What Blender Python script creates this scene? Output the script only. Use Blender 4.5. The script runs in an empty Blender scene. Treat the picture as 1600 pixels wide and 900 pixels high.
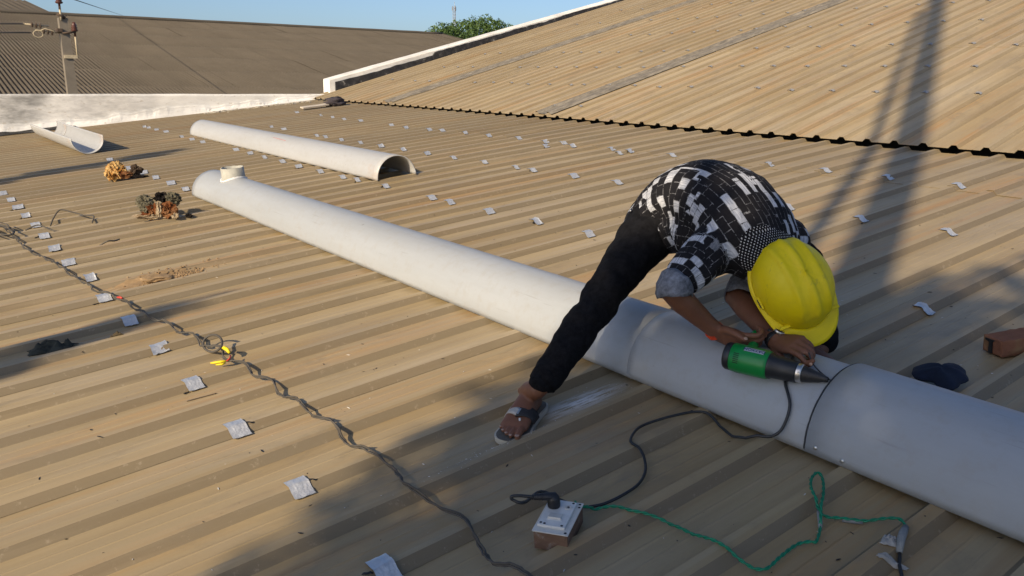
import bpy, bmesh, math, random
import numpy as np
from mathutils import Vector, Matrix, Quaternion, noise

random.seed(7)
R = math.radians
S = bpy.context.scene
COL = S.collection

# ------------------------------------------------------------------ camera
cam_d = bpy.data.cameras.new('camera')
cam = bpy.data.objects.new('camera', cam_d)
COL.objects.link(cam)
S.camera = cam
cam_d.sensor_width = 36.0
cam_d.lens = 36.0 * 1275.0 / 1600.0
cam_d.clip_start = 0.05
cam_d.clip_end = 6000.0
CR = ((0.80024654, -0.13847088, 0.58346489),
      (-0.59944694, -0.21132018, 0.77201499),
      (0.01639631, -0.96755857, -0.25211419))
m = Matrix.Identity(4)
for i in range(3):
    m[i][0] = CR[i][0]
    m[i][1] = -CR[i][1]
    m[i][2] = -CR[i][2]
m[2][3] = 1.194
cam.matrix_world = m

# ------------------------------------------------------------------ sky, sun, exposure
SUN_EL = R(28.0)
SQ = 0.38                                   # the light travels along (1, SQ) in plan
h = math.hypot(1, SQ)
TO_SUN = Vector((-math.cos(SUN_EL) / h, -SQ * math.cos(SUN_EL) / h, math.sin(SUN_EL)))
world = bpy.data.worlds.new('World')
S.world = world
world.use_nodes = True
wn = world.node_tree
for n in list(wn.nodes):
    wn.nodes.remove(n)
sky = wn.nodes.new('ShaderNodeTexSky')
sky.sky_type = 'NISHITA'
sky.sun_disc = False
sky.sun_elevation = SUN_EL
sky.sun_rotation = math.atan2(TO_SUN.x, TO_SUN.y)
sky.air_density = 0.74
sky.dust_density = 1.4
sky.ozone_density = 3.6
bg = wn.nodes.new('ShaderNodeBackground')
bg.inputs['Strength'].default_value = 0.116
wo = wn.nodes.new('ShaderNodeOutputWorld')
wn.links.new(sky.outputs[0], bg.inputs[0])
wn.links.new(bg.outputs[0], wo.inputs[0])
sun_d = bpy.data.lights.new('sun', 'SUN')
sun_d.energy = 4.7
sun_d.angle = R(0.55)
sun_d.color = (1.0, 0.825, 0.575)
sun = bpy.data.objects.new('sun', sun_d)
sun.rotation_euler = TO_SUN.to_track_quat('Z', 'Y').to_euler()
sun.location = (-20, -10, 20)
COL.objects.link(sun)
S.view_settings.view_transform = 'Standard'
S.view_settings.look = 'None'
S.view_settings.exposure = 0.25
S.view_settings.gamma = 1.0

# ------------------------------------------------------------------ helpers
def tag(o, label=None, cat=None, group=None, kind=None):
    if label: o['label'] = label
    if cat: o['category'] = cat
    if group: o['group'] = group
    if kind: o['kind'] = kind
    return o

def empty(name, loc=(0, 0, 0), rz=0.0, parent=None):
    o = bpy.data.objects.new(name, None)
    COL.objects.link(o)
    o.location = loc
    o.rotation_euler = (0, 0, rz)
    o.empty_display_size = 0.1
    if parent: o.parent = parent
    return o

def mesh(name, verts, faces, mat=None, smooth=False, mats=None, mi=None):
    me = bpy.data.meshes.new(name)
    me.from_pydata([tuple(v) for v in verts], [], faces)
    me.update()
    for mm in (mats or ([mat] if mat else [])):
        me.materials.append(mm)
    if mi is not None:
        me.polygons.foreach_set('material_index', mi)
    if smooth:
        me.polygons.foreach_set('use_smooth', [True] * len(me.polygons))
    return me

def link(name, me, parent=None, loc=None):
    o = bpy.data.objects.new(name, me)
    COL.objects.link(o)
    if parent: o.parent = parent
    if loc is not None: o.location = loc
    return o

def obj(name, verts, faces, mat, parent=None, smooth=False, loc=None, **k):
    return link(name, mesh(name, verts, faces, mat, smooth, **k), parent, loc)

class Geo:
    """collects verts and faces of ONE part"""
    def __init__(s): s.v = []; s.f = []
    def add(s, v, f):
        n = len(s.v); s.v += [Vector(p) for p in v]; s.f += [[i + n for i in q] for q in f]; return s
    def xf(s, M):
        s.v = [M @ p for p in s.v]; return s
    def build(s, name, mat, parent=None, smooth=False, loc=None):
        return obj(name, s.v, s.f, mat, parent, smooth, loc)

def box_vf(c, d, bev=0.0):
    x, y, z = [k / 2 for k in d]
    bm = bmesh.new()
    bmesh.ops.create_cube(bm, size=1.0)
    for v in bm.verts: v.co = Vector((v.co.x * d[0], v.co.y * d[1], v.co.z * d[2]))
    if bev > 0: bmesh.ops.bevel(bm, geom=list(bm.edges), offset=bev, segments=2, profile=0.6, affect='EDGES')
    v = [p.co + Vector(c) for p in bm.verts]
    bm.verts.index_update()
    f = [[q.index for q in fc.verts] for fc in bm.faces]
    bm.free()
    return v, f

def tube_vf(pts, rad, n=8, caps=True, flat=1.0):
    pts = [Vector(p) for p in pts]
    if not hasattr(rad, '__len__'): rad = [rad] * len(pts)
    V, F = [], []
    up = None
    for i, p in enumerate(pts):
        t = (pts[min(i + 1, len(pts) - 1)] - pts[max(i - 1, 0)])
        if t.length < 1e-9: t = Vector((0, 0, 1))
        t.normalize()
        if up is None:
            up = Vector((0, 0, 1)) if abs(t.z) < 0.9 else Vector((1, 0, 0))
        a = up - t * up.dot(t)
        if a.length < 1e-6: a = t.orthogonal()
        a.normalize(); up = a
        b = t.cross(a)
        for k in range(n):
            w = 2 * math.pi * k / n
            V.append(p + (a * math.cos(w) * flat + b * math.sin(w)) * rad[i])
    for i in range(len(pts) - 1):
        for k in range(n):
            F.append([i * n + k, i * n + (k + 1) % n, (i + 1) * n + (k + 1) % n, (i + 1) * n + k])
    if caps:
        F.append(list(range(n))[::-1]); F.append([(len(pts) - 1) * n + k for k in range(n)])
    return V, F

def lathe_vf(prof, n=20, axis='Z'):
    V, F = [], []
    for r_, z in prof:
        for k in range(n):
            w = 2 * math.pi * k / n
            V.append(Vector((r_ * math.cos(w), r_ * math.sin(w), z)))
    for i in range(len(prof) - 1):
        for k in range(n):
            F.append([i * n + k, i * n + (k + 1) % n, (i + 1) * n + (k + 1) % n, (i + 1) * n + k])
    F.append(list(range(n))[::-1]); F.append([(len(prof) - 1) * n + k for k in range(n)])
    return V, F

def catmull(pts, sub=4):
    pts = [Vector(p) for p in pts]
    out = []
    for i in range(len(pts) - 1):
        p0 = pts[max(i - 1, 0)]; p1 = pts[i]; p2 = pts[i + 1]; p3 = pts[min(i + 2, len(pts) - 1)]
        for s in range(sub):
            t = s / sub
            out.append(0.5 * ((2 * p1) + (p2 - p0) * t + (2 * p0 - 5 * p1 + 4 * p2 - p3) * t * t + (3 * p1 - p0 - 3 * p2 + p3) * t ** 3))
    out.append(pts[-1])
    return out

def nz(x, y, z=0.0): return noise.noise(Vector((x, y, z)))

def blob_vf(c, rad, seed=0, sub=3, amp=0.3, freq=2.0, ridge=False):
    bm = bmesh.new()
    bmesh.ops.create_icosphere(bm, subdivisions=sub, radius=1.0)
    V = []
    for v in bm.verts:
        d = v.co.normalized()
        k = 1 + amp * nz(d.x * freq + seed, d.y * freq - seed, d.z * freq) + 0.5 * amp * nz(d.x * freq * 2.7, d.y * freq * 2.7 + seed, d.z * freq * 2.7)
        if ridge:
            k = 0.75 + amp * (1.1 - 2.6 * abs(nz(d.x * freq + seed, d.y * freq - seed, d.z * freq)) - 1.3 * abs(nz(d.x * freq * 2.3, d.y * freq * 2.3 + seed, d.z * freq * 2.3)) + 0.5 * nz(d.x * freq * 6, d.y * freq * 6, d.z * freq * 6 + seed))
        V.append(Vector((c[0] + d.x * rad[0] * k, c[1] + d.y * rad[1] * k, c[2] + d.z * rad[2] * k)))
    bm.verts.index_update()
    F = [[q.index for q in fc.verts] for fc in bm.faces]
    bm.free()
    return V, F

# ------------------------------------------------------------------ node helpers
class M:
    def __init__(s, name, rough=0.6, metal=0.0, spec=0.5):
        s.m = bpy.data.materials.new(name); s.m.use_nodes = True
        s.t = s.m.node_tree; s.b = s.t.nodes['Principled BSDF']
        s.b.inputs['Roughness'].default_value = rough
        s.b.inputs['Metallic'].default_value = metal
        s.b.inputs['Specular IOR Level'].default_value = spec
        s.out = s.t.nodes['Material Output']
    def n(s, typ, **k):
        nd = s.t.nodes.new('ShaderNode' + typ)
        for a, b in k.items():
            if hasattr(nd, a) and a not in nd.inputs.keys(): setattr(nd, a, b)
            else: nd.inputs[a].default_value = b
        return nd
    def l(s, a, b): s.t.links.new(a, b)
    def pos(s, kind='Position'):
        if kind == 'Position': return s.n('NewGeometry').outputs['Position']
        return s.n('TexCoord').outputs[kind]
    def map(s, vec, scale=(1, 1, 1), loc=(0, 0, 0), rot=(0, 0, 0)):
        mp = s.n('Mapping')
        mp.inputs['Scale'].default_value = scale; mp.inputs['Location'].default_value = loc; mp.inputs['Rotation'].default_value = rot
        s.l(vec, mp.inputs['Vector']); return mp.outputs[0]
    def noise(s, vec, scale=5, detail=4, rough=0.55, dist=0.0):
        nd = s.n('TexNoise'); nd.inputs['Scale'].default_value = scale; nd.inputs['Detail'].default_value = detail
        nd.inputs['Roughness'].default_value = rough; nd.inputs['Distortion'].default_value = dist
        s.l(vec, nd.inputs['Vector']); return nd.outputs['Fac']
    def ramp(s, fac, stops):
        r_ = s.n('ValToRGB'); e = r_.color_ramp.elements
        while len(e) < len(stops): e.new(0.5)
        for el, (p, c) in zip(e, stops):
            el.position = p; el.color = (c, c, c, 1) if not hasattr(c, '__len__') else (*c, 1)
        s.l(fac, r_.inputs['Fac']); return r_.outputs['Color']
    def mix(s, fac, a, b, mode='MIX'):
        mx = s.n('Mix'); mx.data_type = 'RGBA'; mx.blend_type = mode
        for i, q in ((0, fac), (6, a), (7, b)):
            if hasattr(q, 'is_output'): s.l(q, mx.inputs[i])
            elif i == 0: mx.inputs[0].default_value = q
            else: mx.inputs[i].default_value = (*q, 1) if len(q) == 3 else q
        return mx.outputs[2]
    def math(s, op, a, b=0.0, clamp=False):
        nd = s.n('Math'); nd.operation = op; nd.use_clamp = clamp
        for i, q in ((0, a), (1, b)):
            if hasattr(q, 'is_output'): s.l(q, nd.inputs[i])
            else: nd.inputs[i].default_value = q
        return nd.outputs[0]
    def sep(s, vec):
        nd = s.n('SeparateXYZ'); s.l(vec, nd.inputs[0]); return nd.outputs
    def color(s, c):
        if hasattr(c, 'is_output'): s.l(c, s.b.inputs['Base Color'])
        else: s.b.inputs['Base Color'].default_value = (*c, 1)
        return s
    def rough(s, c):
        if hasattr(c, 'is_output'): s.l(c, s.b.inputs['Roughness'])
        else: s.b.inputs['Roughness'].default_value = c
        return s
    def bump(s, hgt, strength=0.3, dist=0.01):
        b = s.n('Bump'); b.inputs['Strength'].default_value = strength; b.inputs['Distance'].default_value = dist
        s.l(hgt, b.inputs['Height']); s.l(b.outputs[0], s.b.inputs['Normal']); return s

def simple(name, c, rough=0.6, metal=0.0, var=0.25, scale=30, bump=0.0, spec=0.5, coord='Object'):
    a = M(name, rough, metal, spec)
    p = a.pos(coord)
    f = a.noise(p, scale, 5, 0.6)
    f2 = a.noise(p, scale * 0.21, 3, 0.5)
    lo = tuple(k * (1 - var) for k in c); hi = tuple(min(1, k * (1 + var)) for k in c)
    f3 = a.math('ADD', a.math('MULTIPLY', f, 0.55), a.math('MULTIPLY', f2, 0.45))
    a.color(a.ramp(f3, [(0.3, lo), (0.7, hi)]))
    if bump: a.bump(f, bump, 0.004)
    return a.m

# ------------------------------------------------------------------ roof paint materials
TN = math.tan(R(5.8)); TF = math.tan(R(15.65))
RP = 0.2377; RPH = 2.447            # rib pitch and phase of the lower roof
FP = 0.2362; FPH = 3.497            # upper roof
EX = 6.50; EZ = 0.710               # lower edge of the upper roof
def zl(x): return TN * x
def zu(x): return EZ + TF * (x - EX)

BW, TW, RH = 0.0400, 0.0185, 0.0245
def roof_mat(name, side, upper=False):
    a = M(name, 0.48, 0.0, 0.35)
    p = a.pos()
    oi = a.n('ObjectInfo')
    streak = a.noise(a.map(p, (0.30, 5, 3)), 1.0, 5, 0.55)
    fine = a.noise(a.map(p, (1.6, 150, 20)), 1.0, 3, 0.6)
    blotch = a.noise(a.map(p, (0.55, 1.3, 1)), 1.0, 5, 0.6, 0.4)
    grain = a.noise(p, 95, 3, 0.7)
    base = a.mix(a.ramp(streak, [(0.25, 0), (0.75, 1)]), (0.315, 0.238, 0.130), (0.455, 0.350, 0.196))
    base = a.mix(a.math('MULTIPLY', a.ramp(blotch, [(0.42, 0), (0.72, 1)]), 0.55), base, (0.415, 0.338, 0.225))
    base = a.mix(a.math('MULTIPLY', a.ramp(fine, [(0.3, 1), (0.6, 0)]), 0.09), base, (0.20, 0.16, 0.11))
    # every pan has weathered differently along its length
    ph_, pt_ = (FPH, FP) if upper else (RPH, RP)
    cell_ = a.math('FLOOR', a.math('DIVIDE', a.math('SUBTRACT', a.sep(p)[1], ph_ - (BW if side else 0.0)), pt_))
    wn_ = a.n('TexWhiteNoise'); wn_.noise_dimensions = '1D'; a.l(cell_, wn_.inputs['W'])
    cx_ = a.n('CombineXYZ'); a.l(a.math('MULTIPLY', a.sep(p)[0], 0.42), cx_.inputs[0]); a.l(a.math('MULTIPLY', wn_.outputs['Value'], 60.0), cx_.inputs[1]); a.l(a.math('MULTIPLY', a.sep(p)[1], 3.0), cx_.inputs[2])
    pn_ = a.noise(cx_.outputs[0], 1.0, 5, 0.6)
    base = a.mix(a.math('MULTIPLY', a.ramp(pn_, [(0.50, 0), (0.68, 1)]), 0.34 if upper else 0.55), base, (0.330, 0.215, 0.088))
    base = a.mix(a.math('MULTIPLY', a.ramp(pn_, [(0.34, 1), (0.46, 0)]), 0.45), base, (0.470, 0.385, 0.265))
    # iron-stained runs along single pans
    rst = a.noise(a.map(p, (0.22, 4.4, 1), (3.1, 0.7, 0)), 1.0, 4, 0.55)
    rst2 = a.noise(a.map(p, (0.9, 30, 1)), 1.0, 3, 0.6)
    rf = a.math('MULTIPLY', a.ramp(rst, [(0.53, 0), (0.68, 1)]), a.ramp(rst2, [(0.32, 0), (0.60, 1)]))
    base = a.mix(a.math('MULTIPLY', rf, 0.7 if not upper else 0.8), base, (0.42, 0.225, 0.075))
    if upper:
        # iron runs that gather towards the lower edge of the sheets
        er = a.noise(a.map(p, (0.5, 16, 1), (1, 2, 0)), 1.0, 4, 0.6)
        lowx = a.ramp(a.math('MULTIPLY', a.math('SUBTRACT', a.sep(p)[0], 6.4), 0.4), [(0.0, 1), (0.9, 0.0)])
        base = a.mix(a.math('MULTIPLY', a.math('MULTIPLY', a.ramp(er, [(0.56, 0), (0.68, 1)]), lowx), 0.6), base, (0.40, 0.20, 0.06))
        pa_ = a.noise(a.map(p, (0.35, 5, 1), (5, 1, 0)), 1.0, 4, 0.6)
        base = a.mix(a.math('MULTIPLY', a.ramp(pa_, [(0.48, 0), (0.7, 1)]), 0.5), base, (0.54, 0.44, 0.29))
    # grey settled dust
    dst = a.noise(a.map(p, (1.2, 2.6, 1), (9, 4, 0)), 1.0, 6, 0.65)
    base = a.mix(a.math('MULTIPLY', a.ramp(dst, [(0.5, 0), (0.75, 1)]), 0.45), base, (0.325, 0.285, 0.225))
    base = a.mix(a.math('MULTIPLY', grain, 0.22), base, (0.27, 0.21, 0.13))
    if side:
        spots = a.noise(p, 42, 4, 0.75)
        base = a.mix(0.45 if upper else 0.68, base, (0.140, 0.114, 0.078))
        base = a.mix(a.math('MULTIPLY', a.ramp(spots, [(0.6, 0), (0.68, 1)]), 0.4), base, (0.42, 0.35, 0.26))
    # long brown dirt runs and water marks
    dr = a.noise(a.map(p, (0.28, 11, 1), (7, 3, 0)), 1.0, 6, 0.7)
    base = a.mix(a.math('MULTIPLY', a.ramp(dr, [(0.54, 0), (0.72, 1)]), 0.36), base, (0.185, 0.125, 0.068))
    cl = a.noise(a.map(p, (0.4, 14, 1), (1, 13, 0)), 1.0, 5, 0.65)
    base = a.mix(a.math('MULTIPLY', a.ramp(cl, [(0.56, 0), (0.72, 1)]), 0.22), base, (0.58, 0.47, 0.31))
    # dark grit
    vor = a.n('TexVoronoi'); vor.inputs['Scale'].default_value = 9.0; a.l(p, vor.inputs['Vector'])
    grit = a.ramp(vor.outputs['Distance'], [(0.028, 1), (0.045, 0)])
    gm = a.ramp(a.noise(a.map(p, (0.9, 0.9, 1), (2, 8, 0)), 1.0, 3), [(0.48, 0), (0.6, 1)])
    base = a.mix(a.math('MULTIPLY', a.math('MULTIPLY', grit, gm), 0.8), base, (0.05, 0.04, 0.03))
    tint = a.math('ADD', 0.93, a.math('MULTIPLY', oi.outputs['Random'], 0.12))
    tn_ = a.n('CombineColor')
    for k in range(3): a.l(tint, tn_.inputs[k])
    base = a.mix(1.0, base, tn_.outputs[0], 'MULTIPLY')
    if not upper:
        # chalky rub marks left beside the worker's foot
        def smear(cx, cy, rx, ry, rot, thr, amt, b):
            q = a.map(p, (1 / rx, 1 / ry, 0), (-cx / rx, -cy / ry, 0))
            ln = a.n('VectorMath'); ln.operation = 'LENGTH'; a.l(q, ln.inputs[0])
            fall = a.ramp(ln.outputs['Value'], [(0.25, 1), (1.0, 0)])
            st = a.noise(a.map(p, (9, 95, 0), (rot, 0, 0)), 1.0, 5, 0.7)
            kk = a.math('MULTIPLY', a.math('MULTIPLY', fall, a.ramp(st, [(thr, 0), (thr + 0.14, 1)])), amt)
            return a.mix(kk, b, (0.86, 0.83, 0.79))
        base = smear(1.69, 1.835, 0.20, 0.055, 0.3, 0.40, 1.0, base)
        base = smear(1.27, 1.765, 0.20, 0.028, 2.3, 0.52, 0.95, base)
        base = smear(1.63, 1.79, 0.24, 0.08, 4.3, 0.55, 0.6, base)
    sm_ = a.noise(a.map(p, (2.2, 4.5, 1), (3, 6, 0)), 1.0, 6, 0.72, 0.8)
    base = a.mix(a.math('MULTIPLY', a.ramp(sm_, [(0.54, 0), (0.70, 1)]), 0.5), base, (0.205, 0.168, 0.115))
    a.color(base)
    a.rough(a.ramp(blotch, [(0.3, 0.42), (0.75, 0.62)]))
    hh = a.math('ADD', a.math('MULTIPLY', fine, 0.6), a.math('MULTIPLY', grain, 0.35))
    a.bump(hh, 0.22, 0.003)
    return a.m

MAT = {}
MAT['pan'] = roof_mat('roof_paint', False)
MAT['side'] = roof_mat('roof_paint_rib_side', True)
MAT['upan'] = roof_mat('upper_roof_paint', False, True)
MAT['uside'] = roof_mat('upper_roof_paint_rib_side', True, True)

# rib cross-section (offset from rib centre, height, is_side_face_after)
BW, TW, RH = 0.0400, 0.0185, 0.0245
def prof(d):                        # d = distance from the rib centre line
    d = abs(d)
    if d >= BW: return 0.0
    if d <= TW: return RH
    return RH * (BW - d) / (BW - TW)
def rib_off(y, ph=RPH, pt=RP):
    k = round((y - ph) / pt); return y - (ph + k * pt)
def zroof(x, y): return zl(x) + prof(rib_off(y))

def sheet(name, x0, x1, yc0, nrib, pitch, zf, parent, mats, lift=0.0, segs=10, seed=0):
    """one profiled roofing sheet: nrib pitches wide, lapping the next by one rib crown"""
    st = []                                           # (y, z, side?)
    for k in range(nrib + 1):
        c = yc0 + k * pitch
        L = lift + (0.0012 if k == 0 else 0.0)
        if k > 0:
            st += [(c - BW, L, 1), (c - TW, RH + L, 0)]
        else:
            st += [(c - BW - 0.001, L + 0.0005, 1), (c - TW, RH + L, 0)]
        st += [(c + TW, RH + L, 1)]
        if k < nrib: 
            st += [(c + BW, L, 0)]
            # two shallow stiffening swages in each pan
            for s in (0.40, 0.60):
                yy = c + pitch * s
                st += [(yy - 0.006, L, 0), (yy, L + 0.0014, 0), (yy + 0.006, L, 0)]
        else:
            st += [(c + BW, L - 0.001, 0)]
    V, F, MI = [], [], []
    n = len(st)
    for i in range(segs + 1):
        x = x0 + (x1 - x0) * i / segs
        for (y, z, s) in st:
            w = 0.0012 * nz(x * 1.3 + seed, y * 2.1) + (0.0 if i else -0.002 * abs(nz(y * 9, seed)))
            V.append((x, y, zf(x) + z + w))
    for i in range(segs):
        for j in range(n - 1):
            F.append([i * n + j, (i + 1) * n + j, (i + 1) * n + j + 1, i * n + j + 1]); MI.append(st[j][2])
    # turned-down cut ends so the sheet shows a thickness
    for i, dx in ((0, 0.0), (segs, 0.0)):
        b = len(V)
        for j in range(n):
            p = V[i * n + j]; V.append((p[0] + dx, p[1], p[2] - 0.0025))
        for j in range(n - 1):
            F.append([i * n + j, b + j, b + j + 1, i * n + j + 1]); MI.append(1)
    return obj(name, V, F, None, parent, mats=mats, mi=MI)

lower = empty('lower_roof'); tag(lower, 'tan ribbed metal roof the worker stands on', None, None, 'structure')
k0 = -28
while RPH + k0 * RP < 15.0:
    yc = RPH + k0 * RP
    nr = min(4, max(1, int((15.06 - yc) / RP)))
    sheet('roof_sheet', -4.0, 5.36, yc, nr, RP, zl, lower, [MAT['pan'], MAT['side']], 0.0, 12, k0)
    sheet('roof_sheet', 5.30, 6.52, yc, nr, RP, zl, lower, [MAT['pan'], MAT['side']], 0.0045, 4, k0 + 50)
    k0 += 4
upper = empty('upper_roof'); tag(upper, 'steeper tan ribbed metal roof rising behind the dark gap', None, None, 'structure')
k0 = -28
while FPH + k0 * FP < 14.9:
    yc = FPH + k0 * FP
    nr = min(4, max(1, int((15.06 - yc) / FP)))
    for j, (xa, xb) in enumerate(((EX, 9.62), (9.56, 12.9), (12.84, 17.5))):
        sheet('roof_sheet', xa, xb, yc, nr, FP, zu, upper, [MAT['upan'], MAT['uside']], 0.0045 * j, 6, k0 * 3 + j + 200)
    k0 += 4
# purlin and void floor under the upper roof edge, gap shade painted in black
vd = simple('void_shade_black', (0.012, 0.011, 0.010), 0.9)
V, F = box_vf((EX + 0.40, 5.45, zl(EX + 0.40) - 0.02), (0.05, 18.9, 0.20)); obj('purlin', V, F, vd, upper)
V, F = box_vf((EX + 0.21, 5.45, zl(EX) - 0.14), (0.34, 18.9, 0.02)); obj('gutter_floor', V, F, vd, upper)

# felt-like grey sealing strips laid over two laps of the upper roof
a = M('grey_sealing_felt', 0.9)
p = a.pos(); f = a.noise(a.map(p, (6, 30, 6)), 1.0, 6, 0.75)
a.color(a.ramp(f, [(0.3, (0.10, 0.09, 0.078)), (0.5, (0.20, 0.175, 0.14)), (0.70, (0.34, 0.30, 0.24))])); a.bump(f, 0.6, 0.01)
MAT['felt'] = a.m
for yc_, wd in ((FPH + FP * 19.5, FP * 1.5), (FPH + FP * 36.5, FP * 1.3)):
    V, F = [], []
    ys = [yc_ - wd / 2 + wd * j / 14 for j in range(15)]
    for i in range(61):
        x = EX + 0.05 + 10.6 * i / 60
        for j, y in enumerate(ys):
            yy = y + (0.008 * nz(x * 5, yc_) if j in (0, 14) else 0)
            V.append((x, yy, zu(x) + prof(rib_off(yy, FPH, FP)) + 0.0135 + 0.003 * nz(x * 9, yy * 9)))
    for i in range(60):
        for j in range(14):
            b = i * 15 + j; F.append([b, b + 15, b + 16, b + 1])
    obj('sealing_strip', V, F, MAT['felt'], upper, True)

# ------------------------------------------------------------------ ground far below
a = M('dusty_ground', 0.95)
f = a.noise(a.pos(), 0.15, 6, 0.6)
a.color(a.ramp(f, [(0.3, (0.16, 0.13, 0.09)), (0.6, (0.24, 0.20, 0.14)), (0.75, (0.12, 0.13, 0.07))]))
g = obj('ground', [(-3000, -3000, -6.5), (3000, -3000, -6.5), (3000, 3000, -6.5), (-3000, 3000, -6.5)], [[0, 1, 2, 3]], a.m)
tag(g, 'dusty open ground far below the roofs', None, None, 'structure')
# walls of the building that carries both roofs
wm = simple('grey_render', (0.36, 0.34, 0.31), 0.9, 0, 0.2, 3)
V, F = [], []
for (x, z) in ((-3.9, zl(-3.9) - 0.30), (EX, zl(EX) - 0.30), (17.4, zu(17.4) - 0.30), (17.4, -6.5), (-3.9, -6.5)):
    V += [(x, -4.1, z), (x, 15.2, z)]
F = [[0, 1, 3, 2], [2, 3, 5, 4], [4, 5, 7, 6], [6, 7, 9, 8], [8, 9, 1, 0], [0, 2, 4, 6, 8], [9, 7, 5, 3, 1]]
tag(obj('roofed_building', V, F, wm), 'plain grey walls of the shed underneath both ribbed roofs', 'building')

# ------------------------------------------------------------------ parapet wall
def plaster(name, stain, even=False):
    a = M(name, 0.85, 0, 0.2)
    p = a.pos()
    f = a.noise(a.map(p, (1.0, 1.0, 3.2)), 1.7, 7, 0.68)
    g_ = a.noise(a.map(p, (0.6, 1, 0.8)), 1.2, 5, 0.6)
    x = a.sep(p)[0]
    left = a.ramp(a.math('MULTIPLY', x, 0.1), [(0.12, 1), (0.42, 0.7 if even else 0.25)])
    k = a.math('MULTIPLY', a.ramp(a.math('ADD', a.math('MULTIPLY', f, 0.6), a.math('MULTIPLY', g_, 0.4)), [(0.43, 0), (0.62, 1)]), left)
    c = a.mix(a.math('MULTIPLY', k, stain), (0.84, 0.825, 0.79), (0.13, 0.128, 0.122))
    fl = a.ramp(a.noise(a.map(p, (2, 2, 5)), 4, 6, 0.7), [(0.60, 0), (0.66, 1)])
    c = a.mix(a.math('MULTIPLY', fl, 0.5), c, (0.42, 0.36, 0.27))
    a.color(c); a.bump(f, 0.5, 0.02)
    return a.m
MAT['lime'] = plaster('weathered_whitewash', 0.85)
MAT['lime2'] = plaster('fresh_whitewash', 0.5, True)
a = M('bitumen_black', 0.55)
p = a.pos(); f = a.noise(p, 9, 6, 0.7)
a.color(a.ramp(f, [(0.45, (0.018, 0.017, 0.017)), (0.62, (0.045, 0.042, 0.04)), (0.72, (0.30, 0.29, 0.27))])); a.bump(f, 0.6, 0.01)
MAT['bitumen'] = a.m
par = empty('parapet_wall', (2.0, 15.1, 0.2))
tag(par, 'peeling whitewashed parapet wall along the far end of both roofs', 'wall')
WO = Vector((2.0, 15.1, 0.2))
def wall_strip(name, xs, front, mat):
    """front(x) -> list of (y, z) from foot to the top and over to the back"""
    V, F = [], []
    n = len(front(xs[0]))
    for x in xs:
        for (y, z) in front(x): V.append(Vector((x, y, z)) - WO)
    for i in range(len(xs) - 1):
        for j in range(n - 1):
            b = i * n + j; F.append([b, b + n, b + n + 1, b + 1])
    F.append(list(range(n))[::-1]); F.append([(len(xs) - 1) * n + j for j in range(n)])
    return obj(name, V, F, mat, par, False)
xs = [-6 + 12.86 * i / 160 for i in range(161)]
def low_front(x):
    t = 0.788 + 0.006 * nz(x * 1.1, 3); e = 0.010 * nz(x * 2.3, 7)
    return [(15.02 + e, zl(x) - 0.3), (15.02 + e, t - 0.03 + 0.01 * nz(x * 5, 1)), (15.035 + e, t), (15.25, t - 0.004), (15.27, t - 0.03), (15.27, zl(x) - 0.6)]
wall_strip('wall', xs, low_front, MAT['lime'])
def crack(x): return 0.17 + 0.09 * nz(x * 0.9, 11) + 0.045 * nz(x * 3.1, 5) + 0.02 * nz(x * 9.0, 2) - 0.09 * max(0, (x - 2.0) / 5)
def fil_front(x):
    hgt = zl(x) + max(0.06, crack(x)); e = 0.008 * nz(x * 1.7, 21)
    top = min(hgt, 0.77)
    return [(14.90 + e * 2, zl(x) - 0.02), (14.93 + e, zl(x) + 0.035 + 0.008 * nz(x * 3, 4)), (14.985 + e, top - 0.03), (14.992 + e, top), (15.06, top - 0.004), (15.06, zl(x) - 0.2)]
wall_strip('plaster_skirt', [-6 + 12.75 * i / 220 for i in range(221)], fil_front, MAT['lime2'])
def top2(x): return 1.070 + 0.2605 * (x - 6.874) + 0.008 * nz(x * 2, 31)
def up_front(x):
    t = top2(x); e = 0.012 * nz(x * 2.7, 8)
    return [(14.97 + e, zu(x) - 0.25), (14.97 + e, t - 0.025), (14.99 + e, t), (15.24, t + 0.004), (15.26, t - 0.03), (15.26, zu(x) - 0.6)]
xu = [6.86 + 10.6 * i / 120 for i in range(121)]
wall_strip('wall', xu, up_front, MAT['lime2'])
def bit_front(x):
    b = top2(x) - 0.085 - 0.04 * nz(x * 0.8, 3) - 0.018 * nz(x * 5, 9) + (0.04 if x > 9.2 else -0.01)
    lo = zu(x) + 0.005 + 0.02 * abs(nz(x * 6, 1))
    return [(14.925, lo - 0.05), (14.93 + 0.01 * nz(x * 6, 2), lo + 0.02), (14.945 + 0.006 * nz(x * 9, 2), b - 0.01), (14.955, b), (15.0, b - 0.002), (15.0, lo - 0.05)]
wall_strip('bitumen_band', [6.97 + 10.4 * i / 200 for i in range(201)], bit_front, MAT['bitumen'])
def bit_low(x):
    return [(14.80 + 0.03 * nz(x * 3, 2), zl(x) + 0.037), (14.86, zl(x) + 0.055 + 0.02 * nz(x * 6, 3)), (14.92, zl(x) + 0.07 + 0.03 * nz(x * 4, 9)), (14.95, zl(x) + 0.03), (14.95, zl(x) - 0.05)]
wall_strip('bitumen_foot', [-6 + 8.4 * i / 120 for i in range(121)], bit_low, MAT['bitumen'])

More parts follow.
